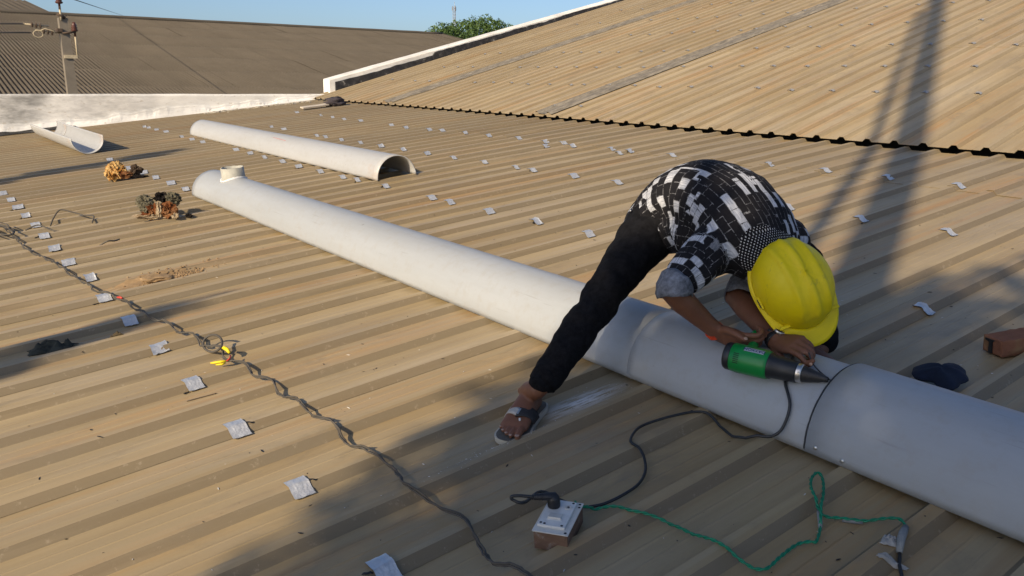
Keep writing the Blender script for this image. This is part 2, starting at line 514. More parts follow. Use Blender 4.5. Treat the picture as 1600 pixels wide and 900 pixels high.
# ------------------------------------------------------------------ grey shed behind the parapet
a = M('asbestos_sheet', 0.95, 0, 0.15)
p = a.pos(); oi = a.n('ObjectInfo')
f = a.noise(a.map(p, (1.2, 0.35, 1)), 1.0, 6, 0.7); f2 = a.noise(p, 7, 5, 0.7)
c = a.mix(f, (0.082, 0.070, 0.055), (0.150, 0.127, 0.100))
c = a.mix(a.math('MULTIPLY', f2, 0.5), c, (0.05, 0.044, 0.037))
c = a.mix(a.math('MULTIPLY', oi.outputs['Random'], 0.12), c, (0.17, 0.145, 0.115))
a.color(c)
MAT['asb'] = a.m
shed = empty('corrugated_shed', (9.0, 24.0, -6.5))
tag(shed, 'long shed with weathered grey corrugated roof behind the white parapet', 'building')
SO = Vector((9.0, 24.0, -6.5))
RY, RZ, SL = 46.0, 1.194 + 0.0525 * 46.0, 0.166
def zs(y): return RZ - SL * (RY - y)
NC = 7; CP = 0.126; SWD = NC * CP
V, F = [], []
ns = NC * 8
LEN = 3.35
for i, yy in enumerate((0.0, LEN)):
    for j in range(ns + 2):
        x = SWD * j / ns
        V.append((x, yy, SL * yy + 0.034 * math.cos(2 * math.pi * j / 8)))
for j in range(ns + 1):
    F.append([j, j + 1, ns + 3 + j, ns + 2 + j])
b = len(V)
for j in range(ns + 2): V.append((V[j][0], V[j][1], V[j][2] - 0.022))
for j in range(ns + 1): F.append([b + j, b + j + 1, j + 1, j])
asb = mesh('roof_sheet', V, F, MAT['asb'], True)
ncol = 44; nrow = 8
for r_ in range(nrow):
    for c_ in range(ncol):
        o = link('roof_sheet', asb, shed)
        y0 = RY - 3.0 * (r_ + 1)
        o.location = Vector((28.9 - SWD * (c_ + 1) + random.uniform(-.006, .006), y0 - 0.3 + random.uniform(-.03, .03), zs(y0 - 0.3) + 0.014 * (7 - r_) * 0 + random.uniform(0, 0.012))) - SO
        o.rotation_euler = (R(0.26), 0, R(random.uniform(-.05, .05)))
V, F = tube_vf([Vector((28.95 - 40 * i / 40, RY + 0.02, RZ + 0.06 + 0.02 * nz(i * 1.7, 3))) - SO for i in range(41)], 0.16, 10, flat=0.6)
obj('ridge_cap', V, F, MAT['asb'], shed, True)
V = [Vector(q) - SO for q in ((-10, 22, -6.5), (28.8, 22, -6.5), (28.8, 70, -6.5), (-10, 70, -6.5), (-10, 22, zs(22) - .05), (28.8, 22, zs(22) - .05), (28.8, RY, RZ - .05), (-10, RY, RZ - .05), (28.8, 70, zs(22) - .05), (-10, 70, zs(22) - .05))]
obj('wall', V, [[0, 1, 5, 4], [1, 2, 8, 6, 5], [2, 3, 9, 8], [3, 0, 4, 7, 9], [6, 8, 9, 7]], wm, shed)
V, F = tube_vf([Vector((28.86, y, zs(y) + 0.03)) - SO for y in (22, 34, RY)], 0.07, 6)
obj('verge_cap', V, F, MAT['asb'], shed, True)
# raised monitor roof on a further shed, peeping over the ridge at the left
mon = empty('monitor_roof', (0, 60, -6.5)); tag(mon, 'small grey corrugated roof peeping over the shed ridge at far left', 'building')
V, F = [], []
for i, (yy, zz) in enumerate(((58.0, 3.9), (64.0, 1.194 + 0.066 * 64))):
    for j in range(200):
        x = -12 + (21.8 + (-1.6 if i else 0.0)) * j / 199
        V.append((x, yy - 60, zz + 6.5 + 0.035 * math.cos(j * 2 * math.pi / 4)))
for j in range(199): F.append([j, j + 1, 200 + j + 1, 200 + j])
obj('roof_sheet', V, F, MAT['asb'], mon)
V, F = box_vf((-2, 3.0, 4.9), (20.5, 5.0, 9.8)); obj('wall', V, F, wm, mon)

# ------------------------------------------------------------------ leaves and trees
def leaf_mat(name, lo, hi):
    a = M(name, 0.6, 0, 0.3)
    f = a.noise(a.pos(), 0.8, 4, 0.6)
    a.color(a.ramp(f, [(0.3, lo), (0.7, hi)]))
    return a.m
MAT['leaf'] = leaf_mat('leaf_green', (0.035, 0.07, 0.018), (0.09, 0.15, 0.035))
MAT['bark'] = simple('bark', (0.11, 0.085, 0.06), 0.95, 0, 0.35, 12, 0.5)
def crown_vf(blobs, n, size, rnd, thick=0.35):
    V, F = [], []
    tot = sum(b[1] * b[2] * b[3] for b in blobs)
    for b in blobs:
        c = Vector(b[0]); k = int(n * b[1] * b[2] * b[3] / tot)
        for _ in range(k):
            while True:
                d = Vector((rnd.uniform(-1, 1), rnd.uniform(-1, 1), rnd.uniform(-1, 1)))
                if d.length <= 1: break
            d = d.normalized() * (d.length ** thick)
            kk = 1 + 0.28 * nz(d.x * 2.3 + c.x, d.y * 2.3 + c.y, d.z * 2.3)
            q = c + Vector((d.x * b[1], d.y * b[2], d.z * b[3])) * kk
            u = Vector((rnd.gauss(0, 1), rnd.gauss(0, 1), rnd.gauss(0, 1))).normalized()
            w = u.orthogonal().normalized()
            w = Quaternion(u, rnd.uniform(0, 6.28)) @ w
            s = size * rnd.uniform(0.6, 1.3)
            t = u * s; w = w * s * 0.42
            i = len(V)
            V += [q - t, q + w * 0.9 - t * 0.1, q + t, q - w * 0.9 - t * 0.1]
            F.append([i, i + 1, i + 2, i + 3])
    return V, F
def tree(name, label, base, blobs, n, size, trunk_r, seed, cat='tree', group=None):
    rnd = random.Random(seed)
    o = empty(name, base); B = Vector(base)
    tag(o, label, cat, group)
    bl = [((Vector(b[0]) - B), b[1], b[2], b[3]) for b in blobs]
    V, F = crown_vf(bl, n, size, rnd)
    obj('crown', V, F, MAT['leaf'], o)
    cc = sum((b[0] for b in bl), Vector()) / len(bl)
    low = min(b[0].z - b[3] for b in bl)
    fork = Vector((cc.x * 0.5, cc.y * 0.5, max(0.5, low * 0.75)))
    V, F = tube_vf(catmull([(0, 0, 0), fork * 0.45 + Vector((trunk_r, -trunk_r, 0)), fork], 4), [trunk_r * (1.25 - 0.5 * i / 8) for i in range(9)], 10)
    tr = obj('trunk', V, F, MAT['bark'], o, True)
    for b in bl:
        e = b[0] + Vector((0, 0, b[3] * 0.3))
        mid = (fork + e) / 2 + Vector((rnd.uniform(-.2, .2), rnd.uniform(-.2, .2), -0.1 * (e - fork).length))
        pts = catmull([fork, mid, e], 5)
        V, F = tube_vf(pts, [trunk_r * (0.6 - 0.5 * i / (len(pts) - 1)) for i in range(len(pts))], 7)
        obj('limb', V, F, MAT['bark'], tr, True)
    return o
c1 = Vector((43.596, 66.000, 4.318)); c2 = Vector((47.747, 68.000, 4.936)); c3 = Vector((40.109, 64.000, 3.926))
tree('background_tree', 'round green tree crown rising behind the sloping white parapet', (c2.x, c2.y, -6.5),
     [(c1, 2.0, 2.0, 1.7), (c2, 1.9, 2.2, 1.7), (Vector((46.394, 68.000, 4.468)), 2.0, 2.0, 2.0), (Vector((49.136, 68.000, 4.571)), 1.6, 2, 1.8), (Vector((47.012, 68.000, 2.218)), 3.0, 3.0, 2.2)], 17000, 0.135, 0.3, 3)
tree('background_tree', 'lower dark green tree at the gable end of the grey shed', (c3.x, c3.y, -6.5),
     [(c3, 1.5, 1.8, 1.5), (Vector((41.182, 64.000, 3.636)), 1.7, 1.8, 1.7), (Vector((40.098, 64.000, 2.070)), 2.2, 2.2, 1.8)], 11000, 0.13, 0.25, 5)
# telecom mast
st = simple('galvanised_steel', (0.42, 0.42, 0.43), 0.5, 0.6, 0.15, 20)
tp = Vector((123.082, 190.000, 18.620)); tb = Vector((tp.x, tp.y, -6.5))
mast = empty('telecom_mast', tb); tag(mast, 'thin pale lattice telecom mast above the tree crowns', 'mast')
H_ = tp.z + 6.5
leg_pts = [Vector((0.38 * math.cos(w), 0.38 * math.sin(w), 0)) for w in (0.3, 2.4, 4.5)]
for q in leg_pts:
    V, F = tube_vf([q, q + Vector((0, 0, H_))], 0.085, 6); obj('leg', V, F, st, mast, True)
G = Geo()
zc = 0.0
while zc < H_ - 1:
    for k in range(3):
        G.add(*tube_vf([leg_pts[k] + Vector((0, 0, zc)), leg_pts[(k + 1) % 3] + Vector((0, 0, zc + 0.8))], 0.035, 4))
    zc += 0.8
G.build('bracing', st, mast)
for k in range(3):
    V, F = box_vf(leg_pts[k] * 1.5 + Vector((0, 0, H_ - 0.7)), (0.16, 0.16, 1.0), 0.03); obj('antenna', V, F, st, mast)
V, F = tube_vf([(0, 0, H_ - 1.2), (0, 0, H_ + 1.0)], 0.05, 6); obj('spire', V, F, st, mast)

# ------------------------------------------------------------------ half pipes
def pvc(name, base, warm):
    a = M(name, 0.42, 0, 0.4)
    p = a.pos('Object')
    f = a.noise(a.map(p, (6, 0.8, 6)), 1.0, 6, 0.65); g_ = a.noise(p, 22, 5, 0.7)
    c = a.mix(a.ramp(f, [(0.3, 0), (0.75, 1)]), base, tuple(k * 0.84 for k in base))
    c = a.mix(a.math('MULTIPLY', a.ramp(g_, [(0.50, 0), (0.72, 1)]), 0.4), c, (0.33, 0.31, 0.28))
    sc = a.noise(a.map(p, (55, 2.0, 55), rot=(0, 0, 0.25)), 1.0, 4, 0.6)
    c = a.mix(a.math('MULTIPLY', a.ramp(sc, [(0.655, 0), (0.685, 1)]), 0.3), c, (0.24, 0.23, 0.22))
    vor = a.n('TexVoronoi'); vor.inputs['Scale'].default_value = 5.0; a.l(p, vor.inputs['Vector'])
    c = a.mix(a.math('MULTIPLY', a.ramp(vor.outputs['Distance'], [(0.03, 1), (0.05, 0)]), 0.6), c, (0.20, 0.19, 0.18))
    if warm:
        w = a.noise(a.map(p, (3, 1.2, 3), (4, 2, 1)), 1.0, 5, 0.7)
        y = a.sep(p)[1]
        near_end = a.ramp(a.math('ADD', a.math('MULTIPLY', y, -1.6), 1.0), [(0.45, 0), (0.95, 1)])
        c = a.mix(a.math('MULTIPLY', a.math('MULTIPLY', a.ramp(w, [(0.5, 0), (0.66, 1)]), near_end), 0.6), c, (0.45, 0.24, 0.10))
        c = a.mix(0.06, c, (0.50, 0.45, 0.37))
    a.color(c); a.rough(a.ramp(f, [(0.3, 0.36), (0.7, 0.55)])); a.bump(g_, 0.06, 0.003)
    return a.m
MAT['pvc'] = pvc('grey_pvc', (0.400, 0.420, 0.440), False)
MAT['pvc2'] = pvc('sunburnt_pvc', (0.44, 0.45, 0.46), True)
MAT['pvcin'] = simple('pvc_inside', (0.50, 0.52, 0.55), 0.5, 0, 0.12, 12)

def half_shell(L, r0, t, segs, nseg=28, span=180.0, wob=0.002, seed=0, r1=None, bulge=None, notch=None):
    """half pipe along +Y from 0 to L, open side down, springing line at z=0"""
    V, F = [], []
    for i in range(segs + 1):
        y = L * i / segs
        for inn in (0, 1):
            for j in range(nseg + 1):
                w = R((180 - span) / 2 + span * j / nseg)
                rr = r0 + wob * nz(y * 0.9 + seed, w * 1.3)
                if bulge: rr += bulge(y)
                yy = y
                if i == 0: yy += 0.003 * nz(w * 4, seed)
                if i == 0 and notch: yy += notch(j / nseg)
                rr -= t * inn
                V.append((-rr * math.cos(w), yy, rr * math.sin(w)))
    n = 2 * (nseg + 1)
    for i in range(segs):
        for j in range(nseg):
            a_ = i * n + j
            F.append([a_, a_ + n, a_ + n + 1, a_ + 1])
            b_ = a_ + nseg + 1
            F.append([b_ + 1, b_ + n + 1, b_ + n, b_])
        for j in (0, nseg):
            a_ = i * n + j; b_ = a_ + nseg + 1
            F.append([a_, b_, b_ + n, a_ + n] if j == 0 else [a_ + n, b_ + n, b_, a_])
    for i in (0, segs):
        for j in range(nseg):
            a_ = i * n + j; b_ = a_ + nseg + 1
            F.append([a_, a_ + 1, b_ + 1, b_] if i == 0 else [b_, b_ + 1, a_ + 1, a_])
    return V, F
def lay(o, x, y, z, az=0.0, tilt=5.8, roll=0.0):
    o.location = (x, y, z); o.rotation_euler = (0, R(-tilt + roll), R(az))
CX, CZ, PR = 2.0580, 0.2330, 0.1803
# long run: far length and the middle length already welded, then the nearest length
run = empty('half_pipe'); lay(run, CX, 1.10, CZ)
tag(run, 'long grey half pipe with a short collar on its far end, straddled by the worker', 'pipe', 'grey half pipes lying on the roof')
V, F = half_shell(6.78 - 1.80, PR, 0.007, 60, seed=1)
o = obj('pipe_length', V, F, MAT['pvc'], run, True, (0, 0.70, 0)); tag(o, 'sunlit far length of the pipe')
V, F = half_shell(0.735, PR + 0.0014, 0.007, 20, seed=4, bulge=lambda y: 0.0 if y < 0.60 else -0.0011 * (y - 0.60) / 0.13)
o = obj('pipe_length', V, F, MAT['pvc'], run, True, (0, 0.0, 0)); tag(o, 'short shaded middle length of the pipe')
# collar
V, F = [], []
pr = [(0.087, -0.02), (0.087, 0.0), (0.085, 0.074), (0.077, 0.075), (0.077, -0.02)]
nn = 36
for r_, z in pr:
    for k in range(nn):
        w = 2 * math.pi * k / nn
        x, y = r_ * math.cos(w), r_ * math.sin(w)
        base_z = math.sqrt(max(0, PR ** 2 - x * x)) if z <= 0 else PR
        V.append((x, y, base_z + z + (0.008 * nz(w * 2, 3) if z > 0.05 else 0)))
for i in range(len(pr) - 1):
    for k in range(nn): F.append([i * nn + k, i * nn + (k + 1) % nn, (i + 1) * nn + (k + 1) % nn, (i + 1) * nn + k])
col = obj('collar', V, F, simple('collar_grey', (0.42, 0.41, 0.36), 0.7, 0, 0.25, 25, 0.3), run, True, (0.0, 5.13, 0))
col.data.polygons.foreach_set('use_smooth', [True] * len(col.data.polygons))
wpts = []
for k in range(nn + 1):
    w = 2 * math.pi * k / nn
    rr = 0.092
    x, y = rr * math.cos(w), rr * math.sin(w)
    wpts.append((x, y, math.sqrt(PR ** 2 - x * x) + 0.004))
V, F = tube_vf(wpts, [0.008 + 0.005 * abs(nz(i * 0.5, 2)) for i in range(nn + 1)], 7, False)
obj('weld_bead', V, F, simple('white_weld', (0.72, 0.72, 0.72), 0.5), col, True)
# nearest length
nearp = empty('half_pipe'); lay(nearp, CX + 0.006, -2.6, CZ + 0.002)
tag(nearp, 'nearest length of shaded grey half pipe, its end rim lapped under the heat gun nozzle', 'pipe', 'grey half pipes lying on the roof')
V, F = half_shell(3.745, PR + 0.009, 0.008, 40, seed=9, bulge=lambda y: 0.0015 * math.sin(y * 2.2))
obj('pipe_length', V, F, MAT['pvc'], nearp, True)
V, F = lathe_vf([(0.0, 0.0035), (0.003, 0.0033), (0.006, 0.002), (0.0065, 0.0), (0.006, -0.002)], 12)
scr = mesh('screw', V, F, simple('zinc_screw', (0.6, 0.6, 0.58), 0.3, 0.9), True)
for (yy, zz) in ((3.715, 0.022), (3.635, 0.016)):
    o = link('screw', scr, nearp)
    w = math.asin(zz / (PR + 0.009)); rr = PR + 0.0095
    o.location = (-rr * math.cos(w), yy, rr * math.sin(w)); o.rotation_euler = (0, R(-90) + w, 0)
# weld rod bead in the seam between the two lengths
pts = []
for j in range(41):
    w = R(2 + 120 * j / 40)
    rr = PR + 0.0085
    pts.append((-rr * math.cos(w), 3.749 + 0.0015 * nz(j * 0.7, 3), rr * math.sin(w)))
V, F = tube_vf(pts, 0.0022, 6)
obj('seam_bead', V, F, simple('dark_weld_bead', (0.03, 0.033, 0.038), 0.5), nearp, True)

# second pipe, parallel, farther up
p2 = empty('half_pipe')
ax = Vector((3.234 - 3.127, 11.54 - 5.98, 0)); az2 = math.degrees(math.atan2(-ax.x, ax.y))
lay(p2, 3.127 + 0.182, 5.98, zl(3.309) + 0.026, az2)
tag(p2, 'pale half pipe lying upside down with its dark open end towards the camera', 'pipe', 'grey half pipes lying on the roof')
V, F = half_shell(ax.length, 0.1825, 0.008, 60, seed=21)
obj('pipe_length', V, F, MAT['pvc2'], p2, True)
# third piece, lying on its back near the parapet
p3 = empty('half_pipe'); 
p3.location = (1.84, 10.75, zl(1.84) + 0.028 + 0.178)
p3.rotation_euler = Matrix.Rotation(R(1.2), 3, 'Z').to_4x4().to_euler()
p3.rotation_euler = (R(0.0), R(180 - 5), R(0.5))
tag(p3, 'pale half pipe lying on its back like a trough near the parapet', 'pipe', 'grey half pipes lying on the roof')
V, F = half_shell(3.05, 0.176, 0.008, 40, seed=33, span=196)
obj('pipe_length', V, F, MAT['pvc2'], p3, True)
V, F = tube_vf([(-0.1835 * math.cos(R(58 + 0.5 * k)), 2.2 + 0.055 * k, 0.1835 * math.sin(R(58 + 0.5 * k))) for k in range(8)], 0.0022, 5)
obj('marker_line', V, F, MAT['red'] if 'red' in MAT else simple('red_marker', (0.5, 0.12, 0.10), 0.6), p2, True)
V, F = half_shell(0.22, 0.1675, 0.006, 6, seed=35, span=190)
obj('socket_ring', V, F, MAT['pvc2'], p3, True, (0, 2.30, 0))

# ------------------------------------------------------------------ foil patches over the screws
a = M('aluminium_foil', 0.36, 0.55)
p = a.pos('Object'); f = a.noise(p, 60, 4, 0.6); oi = a.n('ObjectInfo')
c = a.mix(f, (0.55, 0.57, 0.59), (0.76, 0.77, 0.79))
c = a.mix(a.math('MULTIPLY', a.ramp(a.noise(p, 25, 4, 0.7), [(0.55, 0), (0.75, 1)]), 0.45), c, (0.40, 0.36, 0.30))
a.color(c); a.rough(a.ramp(f, [(0.3, 0.30), (0.7, 0.5)])); a.bump(a.noise(p, 110, 3, 0.5), 0.45, 0.004)
MAT['foil'] = a.m
MAT['tar'] = simple('black_tar', (0.012, 0.012, 0.013), 0.5, 0, 0.3, 60)
def patch_mesh(seed, lx, y0, y1, lift):
    rnd = random.Random(seed)
    nx, ny = 7, 14
    V, F = [], []
    sk = rnd.uniform(-0.18, 0.18); lx *= rnd.uniform(0.92, 1.12)
    crease = [(rnd.uniform(-lx / 2, lx / 2), rnd.uniform(y0, y1), rnd.uniform(0, 3.1)) for _ in range(3)]
    # arc-length walk over the rib so the foil hugs it
    for i in range(nx + 1):
        for j in range(ny + 1):
            u = i / nx - 0.5; v = y0 + (y1 - y0) * j / ny
            x = u * lx + sk * v * 0.5; y = v + sk * u * lx * 0.5
            # the foil bridges the foot of the rib in a smooth bend
            s_ = 0.0
            for dd in (-0.012, -0.006, 0, 0.006, 0.012): s_ += prof(v + dd)
            z = max(prof(v), s_ / 5) + 0.0042 + lift * abs(u * 2) ** 3 * (0.4 + abs(nz(seed, i, j * 0.4)))
            z += 0.0013 * nz(x * 60 + seed, y * 60)
            for (cx, cy, w) in crease:
                d = (x - cx) * math.sin(w) - (y - cy) * math.cos(w)
                z += 0.0025 * max(0, 1 - abs(d) / 0.006)
            if j == 0: z += lift * 0.6 * (0.5 + 0.5 * nz(i * 0.9, seed))
            V.append((x, y, z))
    for i in range(nx):
        for j in range(ny):
            b = i * (ny + 1) + j; F.append([b, b + ny + 1, b + ny + 2, b + 1])
    n0 = len(V)
    V += [(q[0], q[1], q[2] - 0.0012) for q in V[:n0]]
    F += [[k + n0 for k in q[::-1]] for q in F[:]]
    return mesh('foil_patch', V, F, MAT['foil'], True)
def dull():
    a = M('dull_foil', 0.45, 0.4); p = a.pos('Object'); a.color(a.ramp(a.noise(p, 60, 4, 0.6), [(0.3, (0.26, 0.25, 0.24)), (0.7, (0.52, 0.51, 0.50))])); return a.m
DULL = dull()
PM = [patch_mesh(k, 0.062, -0.058, 0.022, 0.0015 + 0.002 * (k % 3)) for k in range(8)]
CM = [patch_mesh(40 + k, 0.044, -0.030, 0.024, 0.007) for k in range(6)]
def smear_mesh(seed):
    rnd = random.Random(seed)
    x0, y0 = rnd.choice([-1, 1]) * 0.031, rnd.uniform(-0.05, 0.0)
    pts = []
    for k in range(5):
        pts.append(Vector((x0, y0, prof(y0) + 0.002)))
        x0 += math.copysign(rnd.uniform(0.004, 0.010), x0); y0 += rnd.uniform(-0.008, 0.006)
    V, F = tube_vf(pts, [0.003, 0.004, rnd.uniform(0.002, 0.005), rnd.uniform(0.002, 0.006), 0.0015], 5, flat=0.4)
    return mesh('tar_smear', V, F, MAT['tar'], True)
for me_ in CM: me_.materials.clear(); me_.materials.append(DULL)
SM = [smear_mesh(k) for k in range(5)]
ORD = ['zeroth', 'first', 'second', 'third', 'fourth', 'fifth', 'sixth', 'seventh', 'eighth', 'ninth', 'tenth', 'eleventh', 'twelfth', 'thirteenth', 'fourteenth', 'fifteenth', 'sixteenth', 'seventeenth', 'eighteenth', 'nineteenth', 'twentieth', 'twenty-first', 'twenty-second', 'twenty-third', 'twenty-fourth', 'twenty-fifth']
rows = {
 'in the row crossed by twisted black cable': [(0.77, 1.45), (0.76, 1.9), (0.76, 2.39), (0.76, 2.89), (0.75, 3.37), (0.75, 3.87), (0.74, 4.35), (0.76, 4.83), (0.74, 5.31), (0.74, 5.74), (0.74, 6.23), (0.74, 6.72), (0.75, 7.22), (0.76, 7.69), (0.75, 8.14), (0.74, 8.58)],
 'in the row beside the burnt foam scraps': [(1.95, 7.14), (1.95, 7.62), (1.94, 8.12), (1.94, 8.6), (1.91, 8.97), (1.92, 9.97)],
 'in the row along the pale open-ended pipe': [(3.14, 1.46), (3.1, 3.34), (3.09, 3.79), (3.08, 4.24), (3.07, 4.69), (3.07, 5.12), (3.08, 5.63), (3.07, 6.1), (3.05, 6.55), (3.06, 7.03), (3.06, 7.51), (3.07, 7.95), (3.08, 8.46), (3.09, 8.9), (3.1, 9.36), (3.09, 10.49), (3.09, 10.92), (3.10, 11.37), (3.15, 12.37), (3.14, 12.76), (3.14, 13.24), (3.15, 13.64)],
 'in the row above the pale open-ended pipe': [(4.28, 1.95), (4.27, 2.41), (4.27, 2.86), (4.22, 4.25), (4.22, 4.7), (4.19, 5.14), (4.19, 5.58), (4.19, 6.03), (4.18, 6.48), (4.18, 6.93), (4.18, 7.39), (4.18, 7.86), (4.18, 8.31), (4.18, 8.77), (4.19, 9.24), (4.17, 9.65), (4.23, 10.69), (4.24, 11.18)],
 'in the row just below the dark gap': [(5.37, 2.41), (5.38, 2.89), (5.37, 3.34), (5.37, 3.81), (5.31, 4.7), (5.29, 5.14), (5.16, 5.37), (5.3, 5.61), (5.23, 5.97), (5.1, 6.21), (5.31, 6.25), (5.27, 6.46), (5.29, 6.93), (5.25, 7.36), (5.26, 7.79), (5.25, 8.26), (5.21, 8.63), (5.17, 9.02), (5.21, 9.5), (5.26, 10.55), (5.23, 10.95), (5.28, 11.48), (5.3, 11.97), (5.32, 12.95)],
}
rnd = random.Random(12)
for rn, pts in rows.items():
    for k, (x, y) in enumerate(sorted(pts, key=lambda q: q[1])):
        yc = RPH + RP * round((y + 0.045 - RPH) / RP)
        if abs(yc - (y + 0.045)) > 0.085: yc = y + 0.045 + 0 * RP
        yc = RPH + RP * round((yc - RPH) / RP)
        o = link('foil_patch', PM[rnd.randrange(8)])
        o.location = (x + rnd.uniform(-.01, .01), yc, zl(x) + (0.0048 if x > 5.33 else 0.0015))
        o.rotation_euler = (0, R(-5.8), R(rnd.uniform(-5, 5)))
        s_ = rnd.uniform(0.92, 1.06) * (1.0 if x < 2.5 else 0.86); o.scale = (s_ * rnd.uniform(.78, 1.18), rnd.uniform(0.88, 1.1), 1.0)
        tag(o, 'silver foil patch, %s from the front %s' % (ORD[k + 1], rn), 'foil patch', 'silver foil patches over the roof screws')
        if rnd.random() < 0.4 or (x < 1 and y < 2.5):
            s2 = link('tar_smear', SM[rnd.randrange(5)], o)
far_pts = [[6.84, 8.11], [6.87, 7.66], [7.69, 9.91], [7.69, 13.2], [7.7, 11.33], [7.7, 12.76], [7.72, 9.02], [7.72, 9.47], [7.73, 10.89], [7.74, 7.16], [7.74, 10.45], [7.74, 14.18], [7.75, 8.58], [7.76, 5.26], [7.77, 8.12], [7.78, 4.32], [7.78, 4.79], [7.78, 6.71], [7.78, 7.66], [7.81, 3.86], [7.81, 5.77], [7.82, 3.39], [8.6, 13.65], [8.61, 9.45], [8.61, 11.32], [8.61, 13.2], [8.62, 10.41], [8.62, 10.85], [8.62, 12.71], [8.63, 8.99], [8.63, 9.92], [8.64, 8.54], [8.68, 7.18], [8.68, 7.64], [8.69, 8.11], [8.7, 5.75], [8.71, 3.87], [8.71, 4.34], [8.71, 4.82], [8.71, 5.28], [8.71, 6.22], [8.71, 6.71], [9.51, 9.91], [9.53, 10.4], [9.54, 3.9], [9.54, 9.0], [9.54, 9.47], [9.55, 8.54], [9.55, 10.88], [9.55, 13.68], [9.56, 11.36], [9.57, 13.24], [9.59, 7.16], [9.59, 12.11], [9.61, 6.22], [9.62, 4.35], [9.62, 4.82], [9.62, 5.77], [9.62, 6.72], [9.64, 5.3], [10.68, 10.39], [10.7, 10.87], [10.72, 8.54], [10.72, 9.93], [10.73, 9.5], [10.75, 9.03], [10.76, 6.23], [10.77, 4.83], [10.77, 7.18], [10.79, 5.3], [10.79, 8.13], [10.8, 5.79], [10.8, 6.73], [10.85, 7.71], [11.84, 9.92], [11.87, 8.56], [11.87, 9.02], [11.87, 10.43], [11.88, 9.51], [11.88, 10.9], [11.9, 6.71], [11.9, 7.18], [11.91, 6.25], [11.91, 12.82], [11.91, 13.72], [11.92, 5.32], [11.92, 5.78], [11.92, 11.42], [11.98, 8.17], [13.04, 9.05], [13.04, 9.52], [13.06, 10.47], [13.07, 10.94], [13.08, 10.0], [13.11, 12.84], [13.17, 13.6]]
fr = {}
for x, y in far_pts:
    k = min((6.85, 7.75, 8.66, 9.57, 10.76, 11.9, 13.07), key=lambda q: abs(q - x)); fr.setdefault(k, []).append((x, y))
for ri, k in enumerate(sorted(fr)):
    for j, (x, y) in enumerate(sorted(fr[k], key=lambda q: q[1])):
        yc = FPH + FP * round((y + 0.01 - FPH) / FP)
        o = link('foil_patch', CM[rnd.randrange(6)])
        o.location = (x, yc, zu(x) + 0.0055 + (0.0045 if x > 9.56 else 0) + (0.0045 if x > 12.84 else 0))
        o.rotation_euler = (0, R(-15.65), R(rnd.uniform(-8, 8)))
        tag(o, 'small silver cap, %s from the right in the %s row above the gap' % (ORD[j + 1], ORD[ri + 1]), 'foil patch', 'silver foil caps on the upper roof')

# ------------------------------------------------------------------ cables
def drape(pts, r_, sag=0.016, sub=5, jit=0.0, seed=0):
    out = []
    for i, p in enumerate(catmull([(q[0], q[1], 0) for q in pts], sub)):
        d = abs(rib_off(p.y))
        k = max(0.0, (d - TW) / (RP / 2 - TW))
        z = zl(p.x) + RH - (RH - sag * 0.6) * min(1, k * 1.5) ** 1.5 + r_ + 0.001
        z = max(z, zroof(p.x, p.y) + r_ + 0.0005)
        out.append(Vector((p.x + jit * nz(i * 0.6, seed), p.y + jit * nz(seed, i * 0.6), z + abs(jit) * 0.6 * (1 + nz(i * 0.33, seed + 5)))))
    return out
def resample(pts, step):
    out = [pts[0]]; acc = 0.0
    for i in range(len(pts) - 1):
        a_, b_ = pts[i], pts[i + 1]; L = (b_ - a_).length
        while acc + L >= step:
            t = (step - acc) / L; a_ = a_.lerp(b_, t); out.append(a_.copy()); L = (b_ - a_).length; acc = 0.0
        acc += L
    return out
def twist(pts, off, rad, turns_per_m, step=0.006, loose=0.0, seed=0, phase=0.0, n=6):
    pts = resample(pts, step); out = []
    for i, p in enumerate(pts):
        t = (pts[min(i + 1, len(pts) - 1)] - pts[max(i - 1, 0)]).normalized()
        s_ = t.cross(Vector((0, 0, 1))).normalized(); u = s_.cross(t)
        w = 2 * math.pi * turns_per_m * i * step + phase + 1.2 * nz(i * step * 3, seed)
        o_ = off * (1 + loose * max(0, nz(i * step * 6, seed + 3)))
        out.append(p + s_ * math.cos(w) * o_ + u * (math.sin(w) * off + off))
    return tube_vf(out, rad, n)
MAT['blk'] = simple('black_cable', (0.022, 0.023, 0.025), 0.45, 0, 0.3, 40)
MAT['blk_dusty'] = simple('dusty_black_cable', (0.075, 0.066, 0.055), 0.75, 0, 0.4, 40)
MAT['grn'] = simple('green_wire', (0.004, 0.20, 0.10), 0.38, 0, 0.3, 40)
MAT['yel'] = simple('yellow_tape', (0.80, 0.62, 0.01), 0.5, 0, 0.12, 40)
MAT['red'] = simple('red_tape', (0.55, 0.05, 0.03), 0.5, 0, 0.2, 40)
